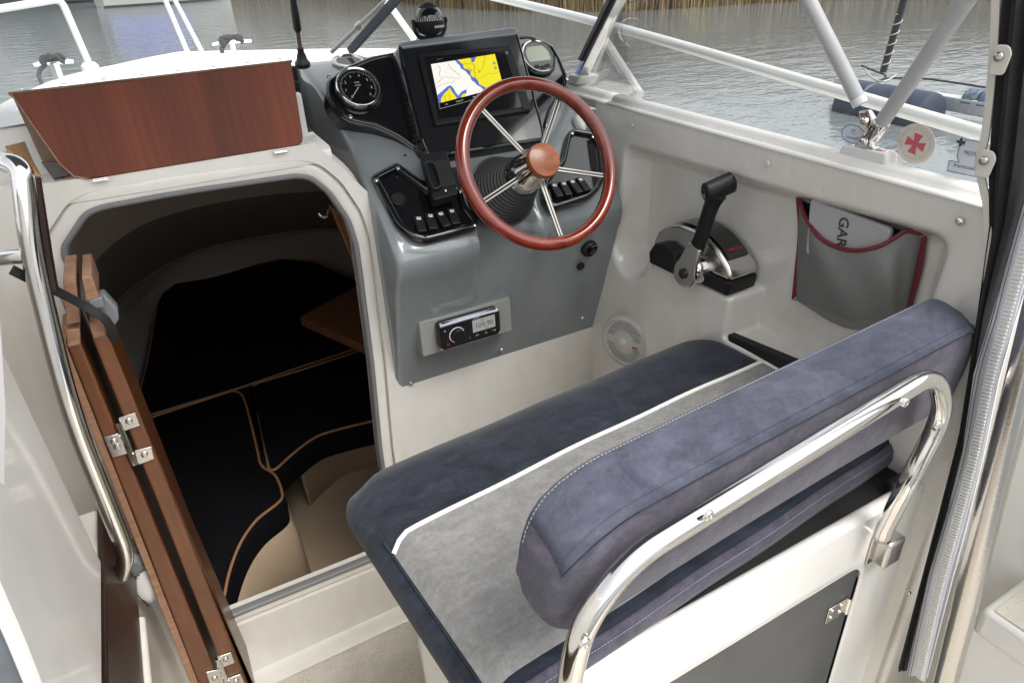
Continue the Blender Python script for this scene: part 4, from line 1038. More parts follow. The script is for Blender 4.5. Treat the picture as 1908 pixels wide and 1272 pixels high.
def grr(q_): return .0190 * (1 - .25 * max(0, (.06 - q_) / .06)) * (1 - .25 * max(0, (q_ - .94) / .06))
make('grip', loft([[ga + gd * gl * q_ + (e1 * math.cos(j * math.pi / 10) * 1.12 + e2 * math.sin(j * math.pi / 10) * .9) * grr(q_) for j in range(20)] for q_ in (0, .02, .06, .2, .5, .8, .94, .98, 1)]), BLACKP, t, smooth=50)
fg = Frame(ga - gd * .0004, e2, e1)
if fg.n.dot(gd) > 0: fg = Frame(ga - gd * .0004, -e2, e1)
make('trim_switch', box(fg.at(0, .002), .011, .020, .0016), BLACKG, t, bevel=.001)
make('trim_key', box(fg.at(0, -.003, .0016), .008, .008, .0008), GPLAST, t, bevel=.0006)
fb = Frame(hubc + (FLv.n if FLv.n.x < 0 else -FLv.n) * .010, (0, -1, 0), (0, 0, 1))
make('hub_button', lathe(fb, [(.0115, 0), (.0115, .003), (.010, .0045), (.0003, .004)], 24), BLACKG, t)

# ================================================================== MESH POCKET AND SCREEN COVER
XP = 1.052
def pk(x, y, d=0): return W(x, y, x=XP - d)
t = thing('mesh_pocket', 'grey mesh pocket with dark red binding on the starboard liner', 'pocket', pk(1590, 600))
left = [(1489, 364), (1493, 430), (1487, 500), (1481, 558)]; right_ = [(1721, 436), (1715, 490), (1702, 540), (1688, 590)]
rim_px = catmull([V((x, y, 0)) for x, y in ((1489, 364), (1503, 408), (1535, 448), (1585, 466), (1635, 460), (1668, 443), (1690, 430), (1721, 436))], 4)
bot_px = catmull([V((x, y, 0)) for x, y in ((1481, 558), (1510, 576), (1545, 598), (1588, 614), (1625, 612), (1655, 604), (1672, 598), (1688, 590))], 4)
NU, NV = 28, 20
def pk_pt(u, v):
    i = u * (len(rim_px) - 1); a = rim_px[int(i)]; b = bot_px[int(i)]
    p = b.lerp(a, v); bul = .055 * math.sin(math.pi * u) ** .8 * (math.sin(math.pi * (.12 + .60 * v))) + .004 * math.sin(u * 17 + v * 5) * math.sin(math.pi * u)
    # keep the outline: shift along the sight line by moving the plane
    return pk(p.x, p.y, .004 + bul)
po = make('mesh', grid(pk_pt, NU, NV), MESHC, t, smooth=180)
uvl = po.data.uv_layers.new(name='UVMap')
for lp_ in po.data.loops:
    k = lp_.vertex_index; uvl.data[lp_.index].uv = ((k % (NU + 1)) / NU, (k // (NU + 1)) / NV)
make('back_mesh', ([pk(*p) for p in ((1489, 364), (1600, 396), (1721, 436), (1715, 490), (1688, 590), (1588, 600), (1481, 558), (1493, 430))], [tuple(range(8))]), BLACKD, t, smooth=0)
make('binding', tube([pk_pt(k / 28, 1) + V((-.001, 0, 0)) for k in range(29)], .0038, 8), REDB, t)
make('binding', ribbon(catmull([pk(x, y, .004) for x, y in left], 4), .011, .003, V((-1, 0, 0))), REDB, t)
make('binding', ribbon(catmull([pk(x, y, .004) for x, y in right_], 4), .011, .003, V((-1, 0, 0))), REDB, t)
for x, y in ((1489, 366), (1483, 556), (1717, 438)): make('stud', lathe(Frame(pk(x, y, .008), (0, -1, 0), (0, 0, 1)), [(.004, 0), (.003, .002), (.0003, .003)], 10), BRUSH, t)
# cover slab
FC = Frame((XP - .022, .70, 1.2), (0, -1, 0), (0, 0, 1))
cq = [FC.px(*p) for p in ((1517, 369), (1668, 424), (1650, 520), (1508, 470))]
t = thing('screen_cover', 'light grey plastic screen cover tucked into the mesh pocket', 'cover', FC.p(*cq[3]))
make('slab', flat(FC, round2(cq, .008), .011, 0), COVER, t, bevel=.003)
dwn = W(1564, 460, x=FC.o.x) - W(1571, 405, x=FC.o.x); dwn.x = 0
lf = Frame(W(1569, 436, x=FC.o.x - .0112) + V((-.0004, 0, 0)), dwn, V((0, -1, .12)) * 1.0)
if lf.n.x > 0: lf = Frame(lf.o, dwn, V((0, 1, 0)))
make('lettering', text_geo('GARMIN', .0265, lf.at(-.030, 0), align='LEFT', bold=.0006), LETTERD, t, smooth=0)
# black tray beside the seat
tp = [(1368, 618), (1490, 668), (1500, 740), (1376, 690)]
lone('side_tray', prism([W(x, y, x=.99) for x, y in tp], V((-.02, 0, 0))), BLACKD, 'black tray strip between seat cushion and starboard liner', 'tray', bevel=.003)

# ================================================================== SEAT BOX AND HELM SEAT
YP = .422
box_t = thing('seat_box', 'white moulded seat box with a smoked locker door at the back', 'seat box', (.6, YP + .2, 0))
FPB = Frame((.6, YP, .4), (1, 0, 0), (0, 0, 1))
ztop = .838
bx = [(-.38, -.40), (.50, -.40), (.50, ztop - .4), (-.38, ztop - .4)]
dl = [FPB.px(*p) for p in ((1300, 1240), (1568, 1079), (1586, 1076), (1590, 1096), (1552, 1280))]
xr = sum(p[0] for p in dl[2:]) / 3; zt = (dl[0][1] + dl[1][1]) / 2
door = [(xr - .62, zt - .42), (xr, zt - .42), (xr, zt), (xr - .62, zt)]
door_r = round2(door, .03, 6)
make('back_wall', ring_bulk(bx, offset2(door_r, .004), FPB, 0), WHITE, box_t, smooth=0, solid=.012)
make('door_rebate', loop_sweep([(.004, -.02), (.004, -.001), (.008, .001), (.014, .001)], FPB, door_r), WHITE, box_t, smooth=60)
dr = make('locker_door', flat(FPB.off(-.012), door_r, .010, 0), SMOKE, box_t, bevel=.002)
make('top_edge', tube([(.22, YP + .012, ztop - .004), (1.10, YP + .012, ztop - .004)], .0125, 12), WHITE, box_t)
make('top_deck', abox(.22, 1.02, YP + .012, .88, ztop - .03, ztop - .004), BLACKD, box_t, smooth=0)
make('front_wall', abox(.22, .96, .865, .88, 0, ztop - .004), WHITE, box_t, smooth=0)
make('side_wall', abox(.29, .304, YP + .014, .86, 0, ztop - .004), WHITE, box_t, smooth=0)
a, b = FPB.px(1570, 1128)
hg = make('hinge', box(FPB.at(a - .014, b - .004, -.0015), .046, .036, .002), BRUSH, dr, bevel=.0008)
make('hinge_pin', tube([FPB.p(a + .010, b - .020, .003), FPB.p(a + .010, b + .016, .003)], .0042, 10), CHROME, dr)
for u_ in (-.028, -.006):
    for v_ in (-.010, .006): screw(FPB.at(a + u_, b + v_, .0004), .003, dr, 'hinge_screw')

seat = thing('helm_bench', 'padded helm bench in navy and grey suede with tubular steel back rail', 'bench', (.58, .68, ztop))
SA = R(4.6)
FSE = Frame((.168, .434, .835), (math.cos(SA), math.sin(SA), 0), (-math.sin(SA), math.cos(SA), 0))
SW, SD, SH = .850, .475, .064
def cush(u, v, off=0.):
    # u 0..1 port->starboard, v 0..1 stern->bow ; rounded outline, crowned top, drooping front roll
    x = u * SW; y = v * SD
    e = min(u, 1 - u) * SW
    h = SH
    h -= (.022 if u < .5 else .012) * (1 - sstep(0, .05, e)) ** 1.5
    fr_ = max(0, (y - (SD - .11)) / .11); h -= .038 * fr_ ** 2.4
    h -= .012 * (1 - sstep(0, .03, y))
    h += .010 * math.sin(math.pi * u) * math.sin(math.pi * min(1, v * 1.0))
    h += .0022 * math.sin(x * 23 + y * 11) * math.sin(y * 17 + 1) * sstep(0, .06, e)
    cr = .10                                      # rounded front corners in plan
    yy = y
    if y > SD - cr:
        k = (y - (SD - cr)) / cr; shrink = cr * (1 - math.sqrt(max(0, 1 - k * k))) * .8
        x = shrink + u * (SW - 1.3 * shrink)
    return FSE.p(x, yy, h + off)
NU_, NV_ = 70, 44
top_rows = [[cush(i / NU_, j / NV_) for i in range(NU_ + 1)] for j in range(NV_ + 1)]
loop = [(i, 0) for i in range(NU_ + 1)] + [(NU_, j) for j in range(1, NV_ + 1)] + [(i, NV_) for i in range(NU_ - 1, -1, -1)] + [(0, j) for j in range(NV_ - 1, 0, -1)]
ctr = FSE.p(SW / 2, SD / 2, 0)
def wall_ring(out, zz, zabs):
    r_ = []
    for i, j in loop:
        p = top_rows[j][i]; d_ = V((p.x - ctr.x, p.y - ctr.y, 0)); d_ = V((d_.x / (SW / 2), d_.y / (SD / 2), 0)); m_ = max(abs(d_.x), abs(d_.y)) or 1
        nn = V(((1 if d_.x > 0 else -1) if abs(d_.x) > .93 * m_ else d_.x * .6, (1 if d_.y > 0 else -1) if abs(d_.y) > .93 * m_ else d_.y * .6, 0)); nn.normalize()
        z_ = (p.z * (1 - zabs) + FSE.o.z * zabs) + zz
        r_.append(V((p.x, p.y, z_)) + nn * out)
    return r_
gtop = grid(lambda u, v: cush(u, v), NU_, NV_)
wall = loft([[top_rows[j][i] for i, j in loop], wall_ring(.007, -.004, .12), wall_ring(.010, 0, .5), wall_ring(.006, 0, .95), wall_ring(-.004, -.002, 1.)], True, False)
make('cushion', join(gtop, wall), NAVY, seat, smooth=75)
# grey centre panel follows the cushion top; piping runs along its front edge
def pipe_v(u):
    p_l, p_r = W(705, 1045, z=.905), W(1430, 685, z=.905)
    return .575 - .05 * max(0, (.05 - u) / .05) ** 2 + 0.0 * u
u0, u1 = .016, .985
pan = lambda u, v: cush(u0 + (u1 - u0) * u, .015 + (pipe_v(u0 + (u1 - u0) * u) - .015) * v, .0022)
make('grey_panel', grid(pan, 64, 30), GREYS, seat, smooth=180)
make('front_piping', tube([cush(u0 + (u1 - u0) * k / 60, pipe_v(u0 + (u1 - u0) * k / 60), .0035) for k in range(61)], .0036, 8), PIPEW, seat)
make('side_seam', tube([cush(.014, .02 + .60 * k / 40, .002) for k in range(41)], .002, 6), NAVY, seat)
# rear boxing in mauve with a line of stitches
rb0 = [cush(k / 60, 0, 0) for k in range(61)]
nb = -FSE.v
make('rear_boxing', loft([[p + nb * .006 + V((0, 0, -.006)) for p in rb0], [p + nb * .0135 + V((0, 0, -.016)) for p in rb0], [p + nb * .0155 + V((0, 0, -.034)) for p in rb0], [p + nb * .010 + V((0, 0, -.054)) for p in rb0]], False, False), MAUVE, seat, smooth=180, solid=.003)
def stitches(path, gap, ln_, r_, name, parent, m=STITCH):
    gs = []; acc = 0; nxt = 0
    for a_, b_ in zip(path, path[1:]):
        l = (b_ - a_).length
        while nxt < acc + l:
            q_ = a_.lerp(b_, (nxt - acc) / l); d_ = (b_ - a_).normalized()
            gs.append(tube([q_, q_ + d_ * ln_], r_, 5)); nxt += gap
        acc += l
    o = make(name, join(*gs), m, parent); o['kind'] = 'stuff'; return o
stitches([p + nb * .0142 + V((0, 0, -.014)) for p in rb0], .0052, .0034, .0006, 'stitching', seat)

# ---- backrest
BA = R(3.3)
def W2(x, y, pl): return W(x, y, pl=pl)
FBK = Frame((.24, .373, .998), (math.cos(BA), math.sin(BA), 0), (0, 0, 1))      # normal points aft
TILT = .08                                                                     # leans aft towards its top
BW, BH, BT = .76, .146, .074
def back_sec(u):
    """cross-section of the bolster at u (0 port .. 1 starboard): list of (fwd, height)"""
    e = min(u, 1 - u) * BW
    k = (1 - sstep(0, .11, e)) if u < .5 else (1 - sstep(0, .085, e))
    drop = .070 * (1 - math.sqrt(max(0, 1 - max(0, (.11 - e) / .11) ** 2))) if u < .5 else .045 * (1 - math.sqrt(max(0, 1 - max(0, (.07 - e) / .07) ** 2)))
    low = .034 * (1 - math.sqrt(max(0, 1 - max(0, (.06 - e) / .06) ** 2)))
    t_ = BT
    H_ = BH - drop + .004 * sstep(.6, .95, u); L_ = low
    bow = .010 * math.sin(math.pi * u)
    pts = [(0.0, L_ + .006), (-.002, L_ + (H_ - L_) * .35), (.0, L_ + (H_ - L_) * .75), (.004, H_ - .010), (.010, H_ - .003), (.030, H_ + .010), (.055, H_ + .017), (t_ - .008, H_ + .017), (t_ - .001, H_ + .012), (t_ + .004, H_ * .75 + L_ * .25), (t_ + .008, (H_ + L_) / 2), (t_ + .002, L_ + .03), (t_ - .012, L_ + .002), (.03, L_ - .006), (.008, L_ - .002)]
    k_ = max(0, (.045 - e) / .045); sc_ = 1 - .46 * (1 - math.sqrt(max(0, 1 - k_ * k_)))
    ca, cb_ = t_ * .5, (H_ + L_) * .5
    return [(ca + (a - ca) * sc_ + bow * .4, cb_ + (b - cb_) * (.35 + .65 * sc_)) for a, b in pts]
def back_pt(u, f_, h_): 
    return FBK.p(-.014 + u * (BW - .002), h_, -f_) + (-FBK.n) * (-TILT * (h_ - .10)) * 1.0
us = [0, .002, .006, .012, .02, .03, .045, .07, .1] + [.1 + .8 * k / 40 for k in range(1, 41)] + [.93, .955, .97, .98, .988, .994, .998, 1.0]
secs = [[back_pt(u, *q_) for q_ in back_sec(u)] for u in us]
bk = make('backrest', loft(secs), MAUVE, seat, smooth=70)
# top band is a bluer suede: faces between the rear top seam and the front top seam
top_band = [[back_pt(u, back_sec(u)[i][0], back_sec(u)[i][1]) + V((0, 0, .0012)) + FBK.n * (.0016 if i < 4 else 0) for i in (3, 4, 5, 6, 7, 8)] for u in us[4:-4]]
SLATE = suede('slate_blue_suede', (.045, .049, .070), (.078, .083, .112), 9, (0, 0, 1.1))
make('top_band', loft(top_band, False, False), SLATE, bk, smooth=70, solid=.0015)
make('rear_seam', tube([back_pt(u, *back_sec(u)[3]) + FBK.n * .0015 for u in us[4:-4]], .0013, 6), NAVY, bk)
stitches([back_pt(u, *back_sec(u)[7]) + V((0, 0, .0016)) for u in us[2:-2]], .0050, .0032, .0006, 'stitching', bk)
stitches([back_pt(u, *back_sec(u)[4]) + V((0, 0, .0022)) for u in us[2:-2]], .0050, .003, .0005, 'stitching', bk, SLATE)
make('worn_spot', loft([[FBK.p(0, 0, 0) * 0 + W(1675 + 12 * c * math.cos(k * .52), 607 + 4.5 * c * math.sin(k * .52), z=1.161 + h) for k in range(12)] for c, h in ((1, -.003), (.8, .0), (.3, .0006))]), PIPEW, bk)
# tubular rail behind the backrest
fr_rail = (FBK.n, FBK.o + FBK.n * .017)
def RP(x, y, k=0.0): return W(x, y, pl=(FBK.n, FBK.o + FBK.n * (.022 + k)))
ft = W(1648, 985, y=YP - .022)
rl2 = fillet([V((.25, YP - .022, .70)), V((.25, YP - .022, .76)), RP(1056, 1290), RP(1085, 1160), RP(1175, 1040), RP(1745, 690), RP(1758, 770), RP(1688, 905), ft, ft + V((0, 0, -.02))], [0, .03, .04, .05, .12, .055, .04, .05, .02, 0], 10)
make('back_rail', tube(rl2, .0127, 16), CHROME, seat, smooth=180)
fk = Frame(W(1641, 1012, y=YP - .001), (1, 0, 0), (0, 0, 1))
make('rail_socket', box(fk, .042, .054, .026), BRUSH, seat, bevel=.006)
make('rail_socket', box(Frame(V((.25, YP - .001, .69)), (1, 0, 0), (0, 0, 1)), .042, .054, .026), BRUSH, seat, bevel=.006)
make('socket_plate', box(fk.at(-.004, 0, -.0005), .052, .060, .003), BRUSH, seat, bevel=.001)
for x, y in ((1318, 958), (1684, 748), (1087, 1196), (1746, 790)):
    screw(Frame(RP(x, y, .012), FBK.u, FBK.v), .0065, seat)

# ================================================================== BERTH CUSHIONS AND CABIN FITTINGS
def cushion(name, label, outline, th, top_z, pipe, group='black berth cushions with tan piping'):
    t = thing(name, label, 'cushion', (sum(p.x for p in outline) / len(outline), sum(p.y for p in outline) / len(outline), top_z - th), group)
    o2 = [(p.x, p.y) for p in outline]
    rings = [[V((a, b, z)) for a, b in offset2(o2, d)] for d, z in ((0, top_z - th), (.004, top_z - th * .5), (0, top_z - .006), (-.006, top_z))]
    make('pad', loft(rings), BERTH, t, smooth=60)
    make('piping', tube([V((a, b, top_z + .001)) for a, b in offset2(o2, -.003)], .0042, 6, closed=True), PIPEO, t)
    return t
ppx = px_z([(432, 728), (450, 733), (462, 760), (480, 832), (489, 866), (514, 884), (527, 915), (523, 934), (481, 968), (452, 1008), (431, 1060), (419, 1128)], CABZ)
port_out = [V((-.31, 1.425, CABZ)), V((-.31, 2.1, CABZ)), V((-.29, W(280, 778, z=CABZ).y, CABZ)), W(280, 778, z=CABZ)] + ppx
port_out[-1] = V((port_out[-1].x, max(port_out[-1].y, 1.44), CABZ))
cushion('berth_cushion', 'black berth cushion with tan piping along the port side', port_out[:4] + catmull(port_out[4:], 4), .10, CABZ, 0)
spx = px_z([(500, 876), (515, 875), (545, 848), (590, 815), (640, 799), (698, 785)], CABZ)
star_out = px_z([(468, 722), (480, 714), (560, 690), (664, 656), (690, 650)], CABZ)
ylim = star_out[-1].y
star_out = [star_out[0], star_out[1], star_out[2], star_out[3], V((.98, ylim + .02, CABZ)), V((1.0, 1.75, CABZ)), V((.80, 1.60, CABZ)), V((.62, spx[-1].y, CABZ))] + catmull(spx, 4)[::-1]
cushion('berth_cushion', 'black infill cushion with a curved tan-piped edge by the step', star_out, .10, CABZ + .001, 0)
fw_ = [W(285, 772, z=CABZ), W(450, 722, z=CABZ), W(560, 684, z=CABZ), W(664, 650, z=CABZ), V((.98, ylim + .06, CABZ)), V((.94, 2.9, CABZ)), V((.70, 3.70, CABZ)), V((.55, 3.86, CABZ)), V((-.0, 3.86, CABZ)), V((-.12, 3.70, CABZ)), V((-.22, 2.95, CABZ)), V((-.29, 2.55, CABZ))]
cushion('berth_cushion', 'large black vee-berth cushion filling the bow', fw_, .10, CABZ - .001, 0)
tb = [W(558, 590, z=.62), W(700, 512, z=.62), W(760, 640, z=.62), W(690, 648, z=.62)]
lone('cabin_table', prism(tb, V((0, 0, -.035))), DOORW, 'varnished wooden table top inside the cabin to starboard', 'table', bevel=.004)
jb = [W(615, 385, y=1.46), W(660, 495, y=1.47), W(690, 520, y=1.47), W(660, 400, y=1.46)]
lone('cabin_door_post', prism(jb, V((0, .02, 0))), DOORW, 'red-brown wooden post just inside the companionway', 'post', bevel=.003)
hk = W(612, 392, y=1.41)
lone('coat_hook', tube(catmull([hk + V((.008, .012, 0)), hk, hk + V((-.008, -.012, -.008)), hk + V((-.02, -.02, -.006)), hk + V((-.026, -.02, .004))], 6), .0028, 8), CHROME, 'small polished hook at the top of the companionway', 'hook')
# stain in the cabin sole
# ================================================================== WOODEN HATCH FLAP
FHT = Frame((.09, YB - .022, 1.318), (1, 0, 0), (0, .30, 1))
hp_ = [FHT.px(*p) for p in ((100, 312), (150, 336), (548, 274), (566, 262), (541, 116), (21, 174))]
t = thing('hatch_flap', 'upright red-brown wooden hatch flap above the companionway', 'hatch', FHT.p(.0, 0, 0))
bl, br_, tr_, tl_ = FHT.px(148, 338), FHT.px(566, 270), FHT.px(540, 115), FHT.px(20, 175)
outl = round2([bl, br_], .0, 1) if False else None
pan_ = [tl_, (bl[0] - .018, bl[1] + .03), (bl[0] - .004, bl[1] + .008), (bl[0] + .016, bl[1]), (br_[0] - .014, br_[1]), (br_[0] - .004, br_[1] + .004), (br_[0], br_[1] + .014), tr_]
make('panel', flat(FHT, pan_, -.014, .012), HATCHW, t, bevel=.0015)
for u_ in (0,):
    make('edge_lipping', tube([FHT.p(tl_[0] + .001, tl_[1], .0125), FHT.p(bl[0] - .018, bl[1] + .03, .0125), FHT.p(bl[0] - .004, bl[1] + .008, .0125), FHT.p(bl[0] + .016, bl[1], .0125)], .0016, 6), ENDW, t)
tv = V(tr_) - V(tl_)
ft_ = Frame(FHT.p(*V(tl_).lerp(V(tr_), .5), -.004), FHT.u * tv.x + FHT.v * tv.y, FHT.n)
make('top_strip', box(Frame(ft_.o, ft_.u, -FHT.n), tv.length + .004, .026, .004) if False else box(Frame(FHT.p(*V(tl_).lerp(V(tr_), .5), -.006) , ft_.u, FHT.n), tv.length + .004, .040, .0035), WORNW, t, bevel=.001)
for k in range(8):
    q_ = V(tl_).lerp(V(tr_), .04 + .92 * k / 7); screw(Frame(FHT.p(q_.x, q_.y + .0035, .008), ft_.u, FHT.n * -1 if False else FHT.u.cross(ft_.u) if False else V((0, 1, 0))), .0035, t, 'strip_screw', BRUSH)
# worn cheek behind the panel at its slanted end
ck = [FHT.p(*tl_, -.004), FHT.p(tl_[0] + .001, tl_[1], -.004), FHT.p(bl[0] + .004, bl[1] + .004, -.004)]
c_tl, c_bl, c_br = W(24, 182, pl=(FHT.n, FHT.p(0, 0, -.006))), W(100, 328, pl=(FHT.n, FHT.p(0, 0, -.012))), W(140, 332, pl=(FHT.n, FHT.p(0, 0, -.006)))
make('cheek', prism([c_tl, W(78, 300, pl=(FHT.n, FHT.p(0, 0, -.008))), c_bl, c_br], FHT.n * -.012), WORNW, t, bevel=.001)
make('cheek_block', prism([W(76, 302, pl=(FHT.n, FHT.p(0, 0, -.004))), W(115, 300, pl=(FHT.n, FHT.p(0, 0, -.004))), W(132, 326, pl=(FHT.n, FHT.p(0, 0, -.004))), W(100, 334, pl=(FHT.n, FHT.p(0, 0, -.004)))], FHT.n * -.01), DARKW, t, bevel=.001)
for x, y in ((188, 334), (520, 283)):
    a, b = FHT.px(x, y); make('hinge', box(Frame(FHT.p(a, b - .001, .013), FHT.u, FHT.v), .024, .005, .004), BRUSH, t, bevel=.001)
    make('hinge_pin', tube([FHT.p(a - .012, b - .003, .0165), FHT.p(a + .012, b - .003, .0165)], .0022, 8), BRUSH, t)
oq = [W(8, 272, y=YB - .03), W(46, 263, y=YB + .06), W(62, 300, y=YB - .01), W(78, 328, y=YB - .02)]
lone('wood_shelf', prism(oq, V((0, 0, -.012))), OAKW, 'pale oak corner board left of the hatch flap', 'board', bevel=.001)
# moulded shelf under the flap and the port corner of the coaming
make('hatch_sill', loft([[(-.40, YB - .026, 1.285), (-.40, YB - .030, 1.305), (-.40, YB - .022, 1.314), (-.40, YB + .10, 1.322)], [(.33, YB - .026, 1.285), (.33, YB - .030, 1.305), (.33, YB - .022, 1.314), (.33, YB + .10, 1.322)]], False, False), CREAM, boat, smooth=60)

# ================================================================== FOLDING DOOR
YF = 1.20
t = thing('folding_door', 'folded two-leaf teak companionway door standing open to port', 'door', W(400, 1240, y=YF))
def leaf(pxs, lip_left, nm):
    pts = [W(x, y, y=YF) for x, y in pxs]            # top-left, top-right, bottom-right, bottom-left of the visible edge
    lf_ = make(nm, prism(pts, V((0, .165, 0))), DOORW, t, bevel=.003)
    return lf_, pts
l1, p1 = leaf([(124, 640), (150, 638), (420, 1295), (382, 1300)], True, 'leaf')
l2, p2 = leaf([(172, 630), (202, 625), (468, 1290), (436, 1296)], True, 'leaf')
# light edge lippings
make('lipping', prism([W(x, y, y=YF + .004) for x, y in ((111, 650), (123, 642), (381, 1300), (366, 1302))], V((0, .15, 0))), ENDW, l1, bevel=.0015)
make('lipping', prism([W(x, y, y=YF + .003) for x, y in ((203, 640), (211, 680), (480, 1290), (469, 1290))], V((0, .15, 0))), DOORW, l2, bevel=.0015)
# rebated tops in paler end grain
make('top_rebate', prism([W(x, y, y=YF - .001) for x, y in ((117, 520), (141, 516), (150, 600), (124, 606))], V((0, .12, 0))), ENDW, l1, bevel=.002)
make('top_rebate', prism([W(x, y, y=YF - .001) for x, y in ((152, 517), (171, 514), (186, 556), (160, 562))], V((0, .12, 0))), ENDW, l2, bevel=.002)
make('end_block', prism([W(x, y, y=YF - .002) for x, y in ((122, 616), (149, 613), (150, 642), (126, 648))], V((0, .12, 0))), ENDW, l1, bevel=.002)
make('end_block', prism([W(x, y, y=YF - .002) for x, y in ((166, 603), (193, 596), (198, 626), (174, 632))], V((0, .12, 0))), ENDW, l2, bevel=.002)
def hinge(left, r1, r2, pin):
    h_ = make('hinge', prism([W(x, y, y=YF - .0015) for x, y in left], V((0, -.003, 0))), BRUSH, t, bevel=.0008)
    for r_ in (r1, r2): make('hinge_leaf', prism([W(x, y, y=YF - .0015) for x, y in r_], V((0, -.003, 0))), BRUSH, h_, bevel=.0008)
    a_, b_ = (W(x, y, y=YF - .006) for x, y in pin); make('hinge_pin', tube([a_, b_], .0055, 10), CHROME, h_)
    cs = [(sum(x for x, y in r_) / 4, sum(y for x, y in r_) / 4) for r_ in (r1, r2)]; lc = [(left[0][0] * .5 + left[2][0] * .5 - 4, left[0][1] * .68 + left[2][1] * .32), (left[0][0] * .5 + left[2][0] * .5 + 2, left[0][1] * .35 + left[2][1] * .65)]
    for x, y in cs + lc: screw(Frame(W(x, y, y=YF - .0045), (1, 0, 0), (0, 0, 1)), .006, h_, 'hinge_screw', BRUSH)
hinge([(193, 813), (221, 806), (240, 842), (210, 851)], [(220, 777), (252, 767), (261, 791), (229, 802)], [(250, 838), (282, 830), (287, 853), (258, 864)], [(219, 786), (252, 864)])
hinge([(384, 1250), (408, 1244), (424, 1290), (398, 1296)], [(404, 1222), (430, 1213), (437, 1232), (412, 1242)], [(424, 1262), (448, 1253), (456, 1272), (432, 1284)], [(404, 1226), (432, 1290)])
lc_ = lone('door_latch', prism([W(x, y, y=YF + .02) for x, y in ((170, 556), (194, 548), (220, 576), (222, 596), (212, 612), (196, 600))], V((0, .03, 0))), GPLAST, 'grey plastic latch on top of the folded door', 'latch', bevel=.004)
make('hook', prism([W(x, y, y=YF - .004) for x, y in ((164, 562), (190, 553), (196, 572), (178, 576))], V((0, .024, 0))), GPLAST, lc_, bevel=.002)
sp_ = catmull([W(20, 502, y=1.10), W(60, 522, y=1.12), W(100, 540, y=1.14), W(150, 566, y=YF - .02), W(190, 590, y=YF - .022), W(207, 612, y=YF - .01), W(214, 634, y=YF + .01)], 5)
lone('webbing_strap', ribbon(sp_, .014, .0022, V((.35, -1, .35))), STRAP, 'black webbing strap holding the folded door to the port side', 'strap', bevel=.0006)

# ================================================================== PORT SIDE
XPW = -.345
make('port_wall', thick_sheet([[(XPW, y, z) for y in (-.6, .5, 1.0, 1.2, 1.39)] for z in (0, .4, .9, 1.33)], (-.02, 0, 0)), CREAM, boat, smooth=0)
make('port_panel', prism([V((-.238, 1.050, .768)), V((-.238, 1.062, 1.40)), V((-.238, -.3, 1.40)), V((-.238, -.3, .80))], V((-.105, 0, 0))), WHITE, boat, bevel=.012, seg=4)
make('port_ledge', abox(-.345, -.250, -.3, 1.23, .70, .752), CREAM, boat, bevel=.006)
make('ledge_fascia', prism([V((-.2495, 1.235, .758)), V((-.2495, -.3, .758)), V((-.2495, -.3, .58)), V((-.2495, 1.235, .56))], V((.012, 0, 0))), DARKW, boat, bevel=.003)
make('fascia_moulding', tube([(-.240, 1.12, .55), (-.238, .9, .55), (-.238, -.3, .55)], .010, 12), CREAM, boat)
make('lower_wall', thick_sheet([[(-.255, y, z) for y in (-.3, .6, 1.376)] for z in (.0, .3, .56)], (-.02, 0, 0)), CREAM, boat, smooth=0)
gx = []
t = thing('grab_rail', 'bent polished steel grab rail beside the folded door', 'grab rail', W(240, 1060, y=1.08))
gp = [W(-30, 300, y=1.16), W(8, 302, y=1.14), W(40, 312, y=1.12), W(58, 470, y=1.10), W(128, 760, y=1.09), W(240, 1040, y=1.09), W(236, 1070, y=1.10), W(205, 1104, y=1.13)]
make('bar', tube(fillet([gp[1], gp[2], gp[3], gp[4], gp[5], gp[7]], [0, .035, .08, .1, .045, 0], 8), .0143, 16), CHROME, t, smooth=180)
make('standoff', tube([W(-30, 483, y=1.12), W(62, 474, y=1.105)], .0115, 12), CHROME, t)
gsd = [W(62, 330, y=1.135), W(84, 470, y=1.13), W(96, 540, y=1.125)]
make('wood_backing', tube(gsd, .009, 8), DARKW, t)
c0 = W(262, 1080, y=1.24)
t = thing('shell_vent', 'pale plastic shell-shaped vent low beside the folded door', 'vent', c0 - V((0, 0, .07)))
vfr = Frame(c0, (.9, -.2, 0), (.0, .0, 1))
shp = [(-.020, .052), (.016, .056), (.028, .03), (.030, -.01), (.022, -.046), (.006, -.068), (-.012, -.048), (-.024, -.01)]
make('shell', loft([[vfr.p(a * c, b * c, h) for a, b in round2(shp, .012, 4)] for c, h in ((1.05, -.04), (1, 0), (.9, .012), (.6, .02), (.2, .022))]), WPLAST, t, smooth=60)
make('hood', lathe(vfr.at(0, .055, 0), [(.032, -.03), (.030, .012), (.02, .024), (.0003, .026)], 24), GPLAST, t)
make('slit', ribbon([vfr.p(-.014, .04, .019), vfr.p(-.012, .0, .022), vfr.p(.002, -.06, .016)], .0025, .0012, vfr.n), BLACKD, t)
screw(vfr.at(.006, .03, .0195), .005, t)
# canvas flap close to the camera
YC = .52
lone('canvas_flap', prism([W(x, y, y=YC) for x, y in ((-60, 1000), (0, 1141), (56, 1290), (-60, 1290))], V((-.004, .003, 0))), CANVASG, 'grey canvas flap in the near lower left corner', 'canvas', bevel=.001)
lone('flap_piping', tube(catmull([W(x, y, y=YC - .002) for x, y in ((-40, 1035), (0, 1127), (30, 1195), (72, 1300))], 6), .006, 8), PIPEW, 'white piping edging the canvas flap in the lower left', 'piping')
lone('side_curtain', prism([W(x, y, y=.60) for x, y in ((-40, 560), (2, 590), (12, 760), (10, 905), (-40, 880))], V((-.003, .002, 0))), COVER, 'pale vinyl curtain edge at the left margin', 'curtain', bevel=.001)

